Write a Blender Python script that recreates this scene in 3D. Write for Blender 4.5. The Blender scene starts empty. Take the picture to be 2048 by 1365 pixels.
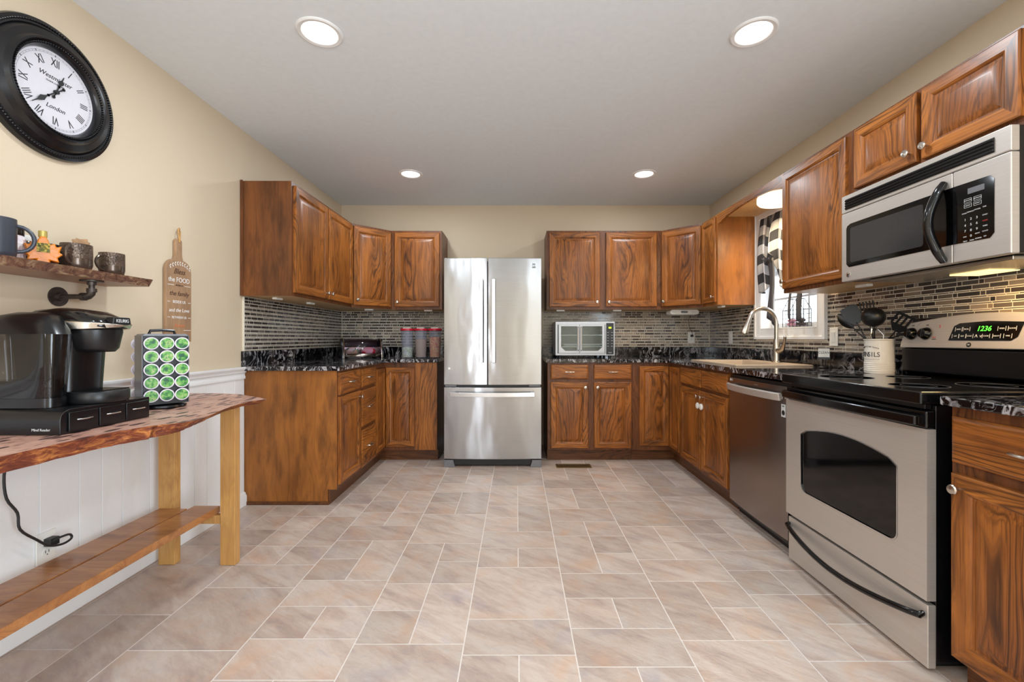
import bpy, math, random
from mathutils import Vector, Matrix
random.seed(7)
S = bpy.context.scene
COL = S.collection
PI = math.pi

# ------------------------------------------------------------------ camera
cd = bpy.data.cameras.new('camera'); cam = bpy.data.objects.new('camera', cd); COL.objects.link(cam)
cam.location = (0, 0, 1.10); cam.rotation_euler = (PI/2, 0, 0)
cd.sensor_width = 36.0; cd.sensor_fit = 'HORIZONTAL'; cd.lens = 880/2048*36
cd.shift_x = -9/2048; cd.shift_y = -4.5/2048; cd.clip_start = 0.05
S.camera = cam
# ------------------------------------------------------------------ world, lights, exposure
S.view_settings.view_transform = 'Standard'; S.view_settings.look = 'None'
S.view_settings.gamma = 1.0; S.view_settings.use_curve_mapping = False
S.view_settings.exposure = 0.0
w = bpy.data.worlds.new('World'); S.world = w; w.use_nodes = True
wn = w.node_tree.nodes['Background']; wn.inputs[0].default_value = (0.86, 0.93, 1.0, 1); wn.inputs[1].default_value = 3.2
def area(name, loc, rot, sx, sy, power, color=(1, 1, 1), shape='RECTANGLE', spread=PI):
    l = bpy.data.lights.new(name, 'AREA'); l.shape = shape; l.size = sx; l.size_y = sy
    l.energy = power; l.color = color; l.spread = spread
    o = bpy.data.objects.new(name, l); COL.objects.link(o); o.location = loc; o.rotation_euler = rot
    return o
# added daylight lamps at invented openings, unseen behind the camera
area('daylight_patio_door', (1.985, -1.15, 1.05), (PI/2, 0, PI/2), 1.5, 2.0, 108, (.74, .88, 1.0))  # right wall opening put in to brighten the left wall
area('added_daylight_rear', (-1.04, -2.28, 1.3), (PI/2, 0, 0), .22, 1.5, 24, (.84, .92, 1.0))  # narrow rear opening put in for bright streaks on the refrigerator
CEIL = 2.48
LIGHTS = [(-.885, 1.98), (1.067, 1.98), (-.885, 3.68), (1.067, 3.68), (-.885, .28), (1.067, .28), (-.885, -1.4), (1.067, -1.4)]  # last four are out of view, added for streaks on the refrigerator
for i, (lx, ly) in enumerate(LIGHTS):
    area('recessed_and_added_lamp', (lx, ly, CEIL-.012), (0, 0, 0), .13, .13, 9 if ly > 3 else 11, (.84, .93, 1.0), 'DISK')
area('hood_lamp', (1.78, 1.62, 1.362), (0, 0, 0), .10, .16, 3.2, (1, .62, .25))
area('sink_lamp', (1.83, 3.06, 2.00), (0, 0, 0), .24, .24, 11.0, (1, .76, .46), 'DISK')

# ------------------------------------------------------------------ materials
def srgb(r, g, b):
    f = lambda c: (c/255/12.92) if c/255 <= .04045 else ((c/255+.055)/1.055)**2.4
    return (f(r), f(g), f(b), 1)
class NT:
    def __init__(s, name):
        s.m = bpy.data.materials.new(name); s.m.use_nodes = True
        s.t = s.m.node_tree; s.b = s.t.nodes['Principled BSDF']; s.out = s.t.nodes['Material Output']
    def n(s, typ, **kw):
        nd = s.t.nodes.new(typ)
        for k, v in kw.items():
            if k.startswith('i_'):
                key = k[2:]
                nd.inputs[int(key) if key.isdigit() else key.replace('_', ' ')].default_value = v
            else: setattr(nd, k, v)
        return nd
    def l(s, a, b): s.t.links.new(a, b)
    def setb(s, **kw):
        for k, v in kw.items(): s.b.inputs[k.replace('_', ' ')].default_value = v
    def coords(s, scale=(1, 1, 1), rot=(0, 0, 0), rnd=True, kind='Object'):
        tc = s.n('ShaderNodeTexCoord'); o = tc.outputs[kind]
        if rnd:
            oi = s.n('ShaderNodeObjectInfo'); mu = s.n('ShaderNodeVectorMath', operation='SCALE')
            cx = s.n('ShaderNodeCombineXYZ', i_0=7.3, i_1=5.1, i_2=9.7)
            s.l(cx.outputs[0], mu.inputs[0]); s.l(oi.outputs['Random'], mu.inputs['Scale'])
            ad = s.n('ShaderNodeVectorMath', operation='ADD'); s.l(o, ad.inputs[0]); s.l(mu.outputs[0], ad.inputs[1]); o = ad.outputs[0]
        mp = s.n('ShaderNodeMapping'); mp.inputs['Scale'].default_value = scale; mp.inputs['Rotation'].default_value = rot
        s.l(o, mp.inputs[0]); return mp.outputs[0]
    def noise(s, vec, scale=1, detail=3, rough=.55, dist=0):
        nd = s.n('ShaderNodeTexNoise'); nd.inputs['Scale'].default_value = scale; nd.inputs['Detail'].default_value = detail
        nd.inputs['Roughness'].default_value = rough; nd.inputs['Distortion'].default_value = dist
        s.l(vec, nd.inputs['Vector']); return nd.outputs['Fac']
    def ramp(s, fac, stops, interp='LINEAR'):
        r = s.n('ShaderNodeValToRGB'); cr = r.color_ramp; cr.interpolation = interp
        while len(cr.elements) < len(stops): cr.elements.new(.5)
        for e, (p, c) in zip(cr.elements, stops):
            e.position = p; e.color = c if len(c) == 4 else (*c, 1)
        s.l(fac, r.inputs[0]); return r.outputs[0]
    def mix(s, fac, a, b, mode='MIX'):
        m = s.n('ShaderNodeMix', data_type='RGBA', blend_type=mode)
        for x, i in ((fac, 0), (a, 6), (b, 7)):
            if isinstance(x, (int, float, tuple)): m.inputs[i].default_value = x
            else: s.l(x, m.inputs[i])
        return m.outputs[2]
    def math(s, op, a, b=0.0):
        m = s.n('ShaderNodeMath', operation=op)
        for x, i in ((a, 0), (b, 1)):
            if isinstance(x, (int, float)): m.inputs[i].default_value = x
            else: s.l(x, m.inputs[i])
        return m.outputs[0]
    def bump(s, h, strength=.2, dist=.01):
        b = s.n('ShaderNodeBump'); b.inputs['Strength'].default_value = strength; b.inputs['Distance'].default_value = dist
        s.l(h, b.inputs['Height']); s.l(b.outputs[0], s.b.inputs['Normal'])
    def base(s, c): s.l(c, s.b.inputs['Base Color'])

def plain(name, rgb, rough=.5, metal=0.0, bump=0.0, bscale=60, var=.06, **kw):
    t = NT(name); c = srgb(*rgb); v = t.coords((1, 1, 1))
    n = t.noise(v, bscale, 3)
    d = tuple(x*(1-var) for x in c[:3])+(1,); b = tuple(min(1, x*(1+var)) for x in c[:3])+(1,)
    t.base(t.ramp(n, [(.3, d), (.7, b)]))
    t.setb(Roughness=rough, Metallic=metal, **kw)
    if bump: t.bump(n, bump, .002)
    return t.m
def emit(name, rgb, strength):
    t = NT(name); t.setb(Base_Color=srgb(*rgb), Emission_Color=srgb(*rgb), Emission_Strength=strength); return t.m

def wood(name, light, mid, dark, horiz=False, freq=34, rough=.4, cath=1.0, stain=.55, coat=.12, grain=1.0):
    t = NT(name)
    rot = (0, PI/2, 0) if horiz else (0, 0, 0)
    v = t.coords((1, 1, 1), rot)
    def sc(s_): 
        m = t.n('ShaderNodeMapping'); m.inputs['Scale'].default_value = s_; t.l(v, m.inputs[0]); return m.outputs[0]
    warp = t.noise(sc((4, 4, .9)), 1, 2, .5)
    sep = t.n('ShaderNodeSeparateXYZ'); t.l(v, sep.inputs[0])
    lin = t.math('ADD', sep.outputs[0], sep.outputs[1])
    warp2 = t.noise(sc((14, 14, 2.2)), 1, 2, .5)
    ph = t.math('ADD', t.math('MULTIPLY', lin, freq*5.5), t.math('ADD', t.math('MULTIPLY', warp, 105*cath), t.math('MULTIPLY', warp2, 13)))
    fine = t.noise(sc((170, 170, 5)), 1, 3, .6)
    ph = t.math('ADD', ph, t.math('MULTIPLY', fine, 2.6))
    w_ = t.math('ADD', t.math('MULTIPLY', t.math('SINE', ph), .5), .5)
    w2 = t.math('ADD', t.math('MULTIPLY', t.math('SINE', t.math('MULTIPLY', ph, 2.37)), .5), .5)
    lines = t.math('MAXIMUM', t.math('POWER', w_, 4.0), t.math('MULTIPLY', t.math('POWER', w2, 3.0), .55))
    lines = t.math('MULTIPLY', lines, t.ramp(t.noise(sc((6, 6, .8)), 1, 2, .5), [(.36, (.22, .22, .22)), (.62, (1, 1, 1))]))
    blot = t.noise(sc((7, 7, 1.6)), 1, 3, .6)
    body = t.ramp(blot, [(.25, mid), (.62, light)])
    body = t.mix(t.math('MULTIPLY', t.ramp(t.noise(sc((9, 9, 2.4)), 1.3, 3, .6), [(.48, (0, 0, 0)), (.72, (1, 1, 1))]), stain), body, dark)
    c1 = t.mix(t.math('MULTIPLY', lines, .80*grain), body, dark)
    fm = t.ramp(fine, [(.48, (0, 0, 0)), (.75, (1, 1, 1))])
    c2 = t.mix(t.math('MULTIPLY', fm, .62*grain), c1, dark)
    t.base(c2); t.setb(Roughness=rough, Coat_Weight=coat, Coat_Roughness=.25, Specular_IOR_Level=.32)
    t.bump(t.math('MULTIPLY', fine, -1), .12, .002)
    return t.m
L_, M_, D_ = srgb(178, 108, 44), srgb(134, 75, 30), srgb(48, 25, 12)
M = {}
M['oak'] = wood('oak_stain_vertical', L_, M_, D_)
M['oak_h'] = wood('oak_stain_horizontal', L_, M_, D_, horiz=True)
M['oak_panel'] = wood('oak_panel_grain', srgb(172, 103, 42), srgb(124, 68, 27), srgb(44, 23, 11), freq=30, cath=.9, stain=.45)
M['oak_dark'] = wood('oak_frame_dark', srgb(126, 74, 38), srgb(98, 56, 30), srgb(50, 28, 16), stain=.4)
M['oak_dark_h'] = wood('oak_toe_board', srgb(112, 68, 36), srgb(88, 52, 28), srgb(48, 26, 15), horiz=True, stain=.4)
M['ply'] = wood('stained_plywood_end', srgb(168, 104, 44), srgb(128, 76, 32), srgb(84, 50, 24), freq=7, cath=.5, stain=.8, grain=.45)
M['ply_dark'] = wood('stained_plywood_end_dark', srgb(128, 76, 38), srgb(92, 54, 28), srgb(60, 35, 20), freq=7, cath=.5, stain=.8, grain=.45)
M['raw'] = wood('pale_underside', srgb(214, 176, 122), srgb(196, 152, 98), srgb(160, 116, 70), freq=10, stain=.2, grain=.35, coat=0)
M['pine'] = wood('varnished_pine', srgb(208, 160, 96), srgb(188, 134, 72), srgb(140, 88, 44), freq=12, cath=.8, stain=.25, grain=.5, rough=.3)
M['pine_y'] = wood('varnished_shelf_board', srgb(190, 130, 78), srgb(160, 102, 58), srgb(98, 58, 44), horiz=True, freq=10, cath=1, stain=.55, grain=.45, rough=.22)
M['board'] = wood('weathered_sign_board', srgb(178, 142, 108), srgb(150, 116, 88), srgb(112, 84, 64), freq=14, stain=.4, grain=.5, coat=0, rough=.6)

M['wall'] = plain('beige_wall_paint', (212, 194, 168), .75, bump=.15, bscale=180, var=.015)
M['ceiling'] = plain('ceiling_paint', (231, 236, 240), .9, bump=.1, bscale=30, var=.02)
M['white'] = plain('white_trim_paint', (238, 238, 238), .4, var=.01)
M['plastic_w'] = plain('white_plastic', (236, 234, 228), .35, var=.01)
M['black'] = plain('gloss_black', (10, 10, 11), .12, var=.1)
M['black_m'] = plain('matte_black', (20, 20, 22), .38, var=.1)
M['black_s'] = plain('satin_black', (14, 14, 17), .25, var=.1)
M['nickel'] = plain('satin_nickel', (206, 200, 190), .24, 1.0, var=.03)
M['chrome'] = plain('bright_chrome', (225, 225, 225), .08, 1.0, var=.02)
M['pipe'] = plain('dark_iron_pipe', (84, 76, 72), .45, .8, bump=.3, bscale=90, var=.2)
M['mugb'] = plain('bronze_glaze', (92, 78, 68), .22, .55, var=.15)
M['mug_black'] = plain('dark_blue_grey_glaze', (52, 56, 66), .4, var=.05)
M['display'] = plain('black_display_glass', (6, 6, 7), .06, var=.1)
M['digits'] = emit('green_digits', (80, 255, 60), 2.2)
M['digits_y'] = emit('yellow_green_lcd', (190, 230, 30), 1.0)
M['legend'] = plain('printed_legend', (205, 205, 205), .5)
M['legend_r'] = plain('printed_red_legend', (190, 60, 50), .5)
M['ink'] = plain('printed_ink', (28, 26, 28), .6)
M['face'] = plain('clock_face_paper', (214, 210, 216), .6, var=.01)
M['sink'] = plain('tan_composite', (176, 156, 134), .45, bump=.2, bscale=400, var=.12)
M['brass'] = plain('antique_brass', (120, 94, 56), .4, .6, var=.1)
M['cord'] = plain('cord_rubber', (34, 34, 36), .5)
M['grey'] = plain('grey_plastic', (118, 118, 122), .35, .4, var=.05)
M['kcup'] = plain('pod_rim_white', (226, 216, 226), .4)
M['red'] = plain('red_lid_plastic', (186, 24, 44), .35)
M['lens'] = emit('lit_lens', (255, 250, 240), 2.6)
M['lens_w'] = emit('lit_diffuser_warm', (255, 240, 214), 1.5)
M['lens_o'] = emit('lit_hood_lens', (255, 226, 160), 1.5)
M['crock'] = plain('cream_enamel', (226, 218, 206), .3, var=.02)
M['spoon'] = plain('black_nylon', (20, 20, 21), .35)
M['burlap'] = plain('kraft_paper', (170, 132, 96), .8, var=.15)
M['pink'] = plain('pink_soap', (206, 150, 172), .5)
M['choc'] = plain('dark_sponge', (84, 70, 70), .9, var=.3)

def steel(name, rgb, rough=.26, wav=.0, aniso=.75, tangent='Z', metal=1.0):
    t = NT(name); v = t.coords((1, 1, 1)); mp = t.n('ShaderNodeMapping'); mp.inputs['Scale'].default_value = (1.5, 1.5, 260); t.l(v, mp.inputs[0])
    n = t.noise(mp.outputs[0], 1, 2)
    c = srgb(*rgb); t.base(t.ramp(n, [(.3, tuple(x*.93 for x in c[:3])+(1,)), (.7, c)]))
    t.setb(Metallic=metal, Roughness=rough, Anisotropic=aniso, Anisotropic_Rotation=.25)
    tg = t.n('ShaderNodeTangent', direction_type='RADIAL', axis=tangent); t.l(tg.outputs[0], t.b.inputs['Tangent'])
    if wav:
        v2 = t.coords((6.0, 1, 2.2), rnd=True)
        t.bump(t.noise(v2, 1, 1.5, .4), wav, .02)
    return t.m
M['steel'] = steel('brushed_stainless_steel', (176, 177, 180), .20, .34, .85)
M['steel_r'] = steel('brushed_stainless_range', (208, 200, 192), .38, 0, .4, metal=.6)
M['steel_d'] = steel('dark_stainless_steel', (160, 150, 144), .24, 0, .5)

def glass(name, tint=(1, 1, 1, 1), clear=.85, rough=.03):
    t = NT(name); tr = t.n('ShaderNodeBsdfTransparent'); tr.inputs[0].default_value = tint
    mx = t.n('ShaderNodeMixShader'); gl = t.n('ShaderNodeBsdfGlossy'); gl.inputs['Roughness'].default_value = rough
    fr = t.n('ShaderNodeLayerWeight')
    k = t.math('ADD', t.math('MULTIPLY', t.math('POWER', fr.outputs['Facing'], 4.0), .8), .05)
    t.l(k, mx.inputs[0]); t.l(tr.outputs[0], mx.inputs[1]); t.l(gl.outputs[0], mx.inputs[2])
    t.l(mx.outputs[0], t.out.inputs[0]); return t.m
M['glass'] = glass('clear_window_glass')
M['glass_smoke'] = glass('smoked_plastic', (.50, .50, .52, 1))
M['glass_canister'] = plain('cloudy_canister_plastic', (158, 164, 184), .18, Alpha=.17)
M['glass_lid'] = glass('tinted_bread_box_window', (.86, .80, .86, 1))
M['amber'] = NT('amber_syrup'); _t = M['amber']; _t.setb(Base_Color=srgb(226, 128, 14), Roughness=.3, Transmission_Weight=.1)
_t.bump(_t.noise(_t.coords(), 90, 2), .3, .003); M['amber'] = _t.m

def granite(name, amt=.5, scale=1.0):
    t = NT(name); v = t.coords((1*scale, 1*scale, 1*scale), (0, 0, .5), rnd=False)
    n1 = t.noise(v, 5, 3, .6); 
    vm = t.n('ShaderNodeVectorMath', operation='SCALE'); vm.inputs['Scale'].default_value = .28
    nc = t.n('ShaderNodeTexNoise'); nc.inputs['Scale'].default_value = 4.5; nc.inputs['Detail'].default_value = 3; t.l(v, nc.inputs['Vector'])
    t.l(nc.outputs['Color'], vm.inputs[0]); ad = t.n('ShaderNodeVectorMath', operation='ADD'); t.l(v, ad.inputs[0]); t.l(vm.outputs[0], ad.inputs[1])
    mp = t.n('ShaderNodeMapping'); mp.inputs['Scale'].default_value = (42, 16, 12); mp.inputs['Rotation'].default_value = (.3, .35, .2); t.l(ad.outputs[0], mp.inputs[0])
    vein = t.noise(mp.outputs[0], 1, 4, .65, .6)
    mask = t.noise(v, 2.2, 3, .55)
    f = t.ramp(vein, [(.50, (0, 0, 0)), (.60, (1, 1, 1))])
    f2 = t.math('MULTIPLY', f, t.ramp(mask, [(.40-amt*.1, (.03, .03, .03)), (.62, (1, 1, 1))]))
    c = t.mix(f2, srgb(14, 13, 17), srgb(196, 192, 194))
    c = t.mix(t.math('MULTIPLY', t.ramp(n1, [(.58, (0, 0, 0)), (.7, (1, 1, 1))]), .25), c, srgb(90, 66, 52))
    t.base(c); t.setb(Roughness=.07); return t.m
M['granite'] = granite('black_granite_with_white_veins')
M['granite_edge'] = granite('rough_granite_edge', 2.2, 1.6)

# floor: every tile keeps its own tint in the colour attribute; stone streaks come from noise
t = NT('stone_look_vinyl'); at = t.n('ShaderNodeAttribute', attribute_name='tint')
v = t.coords((1, 1, 1), (0, 0, .62), rnd=False)
off = t.n('ShaderNodeVectorMath', operation='ADD'); sc_ = t.n('ShaderNodeVectorMath', operation='SCALE'); sc_.inputs['Scale'].default_value = 13
t.l(at.outputs['Color'], sc_.inputs[0]); t.l(v, off.inputs[0]); t.l(sc_.outputs[0], off.inputs[1])
mp = t.n('ShaderNodeMapping'); mp.inputs['Scale'].default_value = (2.6, 9, 1); t.l(off.outputs[0], mp.inputs[0])
n1 = t.noise(mp.outputs[0], 1, 5, .6, .8); n2 = t.noise(off.outputs[0], 5, 4, .6, .5); n3 = t.noise(off.outputs[0], 26, 4, .65, .3)
nf = t.noise(mp.outputs[0], 5, 5, .7, .6)
c = t.ramp(t.math('ADD', t.math('MULTIPLY', n1, .7), t.math('MULTIPLY', nf, .3)), [(.30, srgb(164, 144, 138)), (.45, srgb(192, 171, 158)), (.58, srgb(208, 192, 180)), (.74, srgb(178, 166, 166))])
c = t.mix(t.math('MULTIPLY', t.ramp(n2, [(.5, (0, 0, 0)), (.72, (1, 1, 1))]), .55), c, srgb(208, 166, 134))
c = t.mix(t.math('MULTIPLY', t.ramp(n2, [(.25, (1, 1, 1)), (.42, (0, 0, 0))]), .5), c, srgb(168, 160, 168))
sepc = t.n('ShaderNodeSeparateColor'); t.l(at.outputs['Color'], sepc.inputs[0])
hs = t.n('ShaderNodeHueSaturation'); t.l(c, hs.inputs['Color']); t.l(t.math('MULTIPLY_ADD', sepc.outputs[0], .22), hs.inputs['Value'])
hs.inputs['Value'].default_value = 1
mm = hs.inputs['Value'].links[0].from_node; mm.inputs[2].default_value = .76
t.base(hs.outputs[0]); t.setb(Roughness=.38); t.bump(t.math('ADD', n3, nf), .5, .003); M['tile'] = t.m
M['grout'] = plain('pale_floor_grout', (224, 214, 206), .7, var=.04)

t = NT('mosaic_glass_tile'); at = t.n('ShaderNodeAttribute', attribute_name='tint'); v = t.coords((1, 1, 1), rnd=False)
mp = t.n('ShaderNodeMapping'); mp.inputs['Scale'].default_value = (20, 20, 320); t.l(v, mp.inputs[0]); nn = t.noise(mp.outputs[0], 1, 2)
t.base(t.mix(t.math('MULTIPLY', nn, .35), at.outputs['Color'], srgb(110, 100, 92))); t.setb(Roughness=.12); t.bump(nn, .08, .001); M['mosaic'] = t.m
M['grout_b'] = plain('mosaic_grout', (236, 227, 210), .8, var=.04)

# live-edge slab
t = NT('slab_top_wood'); v = t.coords((1, 1, 1), rnd=False)
mp = t.n('ShaderNodeMapping'); mp.inputs['Scale'].default_value = (32, 11, 20); t.l(v, mp.inputs[0])
vo = t.n('ShaderNodeTexVoronoi'); vo.inputs['Scale'].default_value = 1; vo.inputs['Randomness'].default_value = 1; t.l(mp.outputs[0], vo.inputs['Vector'])
big = t.noise(v, 5, 3)
k = t.ramp(t.math('ADD', vo.outputs['Distance'], t.math('MULTIPLY', t.noise(v, 60, 3), .25)), [(.44, (1, 1, 1)), (.52, (0, 0, 0))])
c = t.ramp(big, [(.3, srgb(170, 124, 108)), (.7, srgb(206, 166, 148))])
c = t.mix(t.math('MULTIPLY', k, .9), c, srgb(44, 28, 34))
c = t.mix(t.math('MULTIPLY', t.ramp(t.noise(mp.outputs[0], 2.2, 3), [(.55, (0, 0, 0)), (.65, (1, 1, 1))]), .55), c, srgb(96, 60, 52))
t.base(c); t.setb(Roughness=.42); M['slab'] = t.m
def bark(name, a, b, c_):
    t = NT(name); v = t.coords((1, 1, 1), rnd=False); mp = t.n('ShaderNodeMapping'); mp.inputs['Scale'].default_value = (30, 14, 45); t.l(v, mp.inputs[0])
    n = t.noise(mp.outputs[0], 1, 5, .7, .8); t.base(t.ramp(n, [(.3, a), (.5, b), (.68, c_)])); t.setb(Roughness=.45); t.bump(n, .8, .01); return t.m
M['bark'] = bark('red_brown_live_edge', srgb(60, 24, 16), srgb(122, 56, 32), srgb(206, 130, 66))
M['bark_grey'] = bark('grey_brown_bark', srgb(48, 32, 26), srgb(112, 74, 56), srgb(160, 132, 100))
M['slab_dark'] = wood('shelf_underside', srgb(168, 120, 90), srgb(140, 96, 72), srgb(96, 60, 48), horiz=True, freq=10, stain=.3, grain=.4)

# hammered mug: dimples as bump
t = NT('hammered_bronze_glaze'); v = t.coords((1, 1, 1)); vo = t.n('ShaderNodeTexVoronoi'); vo.inputs['Scale'].default_value = 140; t.l(v, vo.inputs['Vector'])
t.base(t.ramp(t.noise(v, 20, 2), [(.3, srgb(66, 54, 46)), (.7, srgb(112, 94, 80))])); t.setb(Roughness=.3, Metallic=.5); t.bump(vo.outputs['Distance'], .5, .003); M['hammer'] = t.m
# pod lid: green foil with pale band and dark oval
t = NT('green_pod_foil'); v = t.coords((1, 1, 1)); n = t.noise(v, 55, 2)
t.base(t.ramp(n, [(.36, srgb(24, 84, 52)), (.45, srgb(62, 140, 54)), (.56, srgb(120, 180, 84)), (.64, srgb(176, 190, 130)), (.7, srgb(80, 140, 70))])); t.setb(Roughness=.35); M['foil'] = t.m
# buffalo check
t = NT('buffalo_check_cloth'); tc = t.n('ShaderNodeTexCoord'); sp = t.n('ShaderNodeSeparateXYZ'); t.l(tc.outputs['UV'], sp.inputs[0])
def half(o, p): return t.math('LESS_THAN', t.math('MODULO', o, p), p/2)
s1 = half(sp.outputs[0], .13); s2 = half(sp.outputs[1], .15); sm = t.math('MULTIPLY', t.math('ADD', s1, s2), .5)
t.base(t.ramp(sm, [(0, srgb(240, 240, 240)), (.4, srgb(150, 150, 152)), (.8, srgb(40, 40, 44))], 'CONSTANT')); t.setb(Roughness=.9); M['check'] = t.m
M['ribbon'] = plain('charcoal_ribbon', (74, 74, 78), .8)
def grainy(name, cols, scale):
    t = NT(name); v = t.coords((1, 1, 1)); vo = t.n('ShaderNodeTexVoronoi'); vo.inputs['Scale'].default_value = scale; t.l(v, vo.inputs['Vector'])
    sp = t.n('ShaderNodeSeparateColor'); t.l(vo.outputs['Color'], sp.inputs[0])
    t.base(t.ramp(sp.outputs[0], [(i/max(1, len(cols)-1), srgb(*c)) for i, c in enumerate(cols)])); t.setb(Roughness=.7); t.bump(vo.outputs['Distance'], .8, .006); return t.m
M['cereal1'] = grainy('mixed_oat_pieces', [(190, 186, 160), (150, 176, 130), (222, 214, 196), (170, 190, 200)], 110)
M['cereal2'] = grainy('ground_meal', [(196, 160, 126), (184, 146, 112), (206, 174, 142)], 400)
M['cereal3'] = grainy('coloured_hoop_cereal', [(206, 110, 60), (214, 160, 80), (190, 70, 60), (226, 190, 130)], 75)
M['bread'] = grainy('bread_bag_print', [(60, 150, 90), (236, 226, 210), (220, 190, 140), (240, 240, 236)], 22)
M['bread_r'] = grainy('red_bread_bag_print', [(214, 40, 60), (224, 60, 80), (240, 200, 200), (210, 30, 50)], 22)
M['label'] = grainy('printed_white_label', [(238, 230, 232), (232, 226, 230), (240, 236, 236), (214, 190, 200), (238, 234, 236)], 90)

M['chrome_b'] = plain('brushed_handle_metal', (214, 214, 214), .3, .9, var=.02)
M['grey_dk'] = plain('window_mesh_grey', (52, 52, 54), .12, var=.05)
M['glass_smoke2'] = glass('toaster_door_glass', (.72, .76, .76, 1))
M['lid_grey'] = plain('tinted_lid_plastic', (92, 84, 88), .22)
M['cavity'] = plain('toaster_cavity_grey', (112, 118, 114), .4, var=.15)
M['ink_br'] = plain('dark_brown_ink', (74, 44, 34), .7)
M['ink_or'] = plain('orange_ink', (206, 124, 78), .7)
M['legend_w'] = plain('white_paint_print', (238, 234, 230), .6)
M['label_g'] = grainy('green_gold_label', [(24, 44, 30), (220, 196, 90), (30, 60, 40), (200, 170, 70)], 160)
M['gold'] = plain('gold_cap', (190, 170, 96), .4, .5)
M['water_d'] = plain('dark_tank_water', (30, 31, 33), .1)

M['oven_steel'] = plain('brushed_toaster_steel', (176, 176, 178), .38, .75, var=.03)
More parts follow.
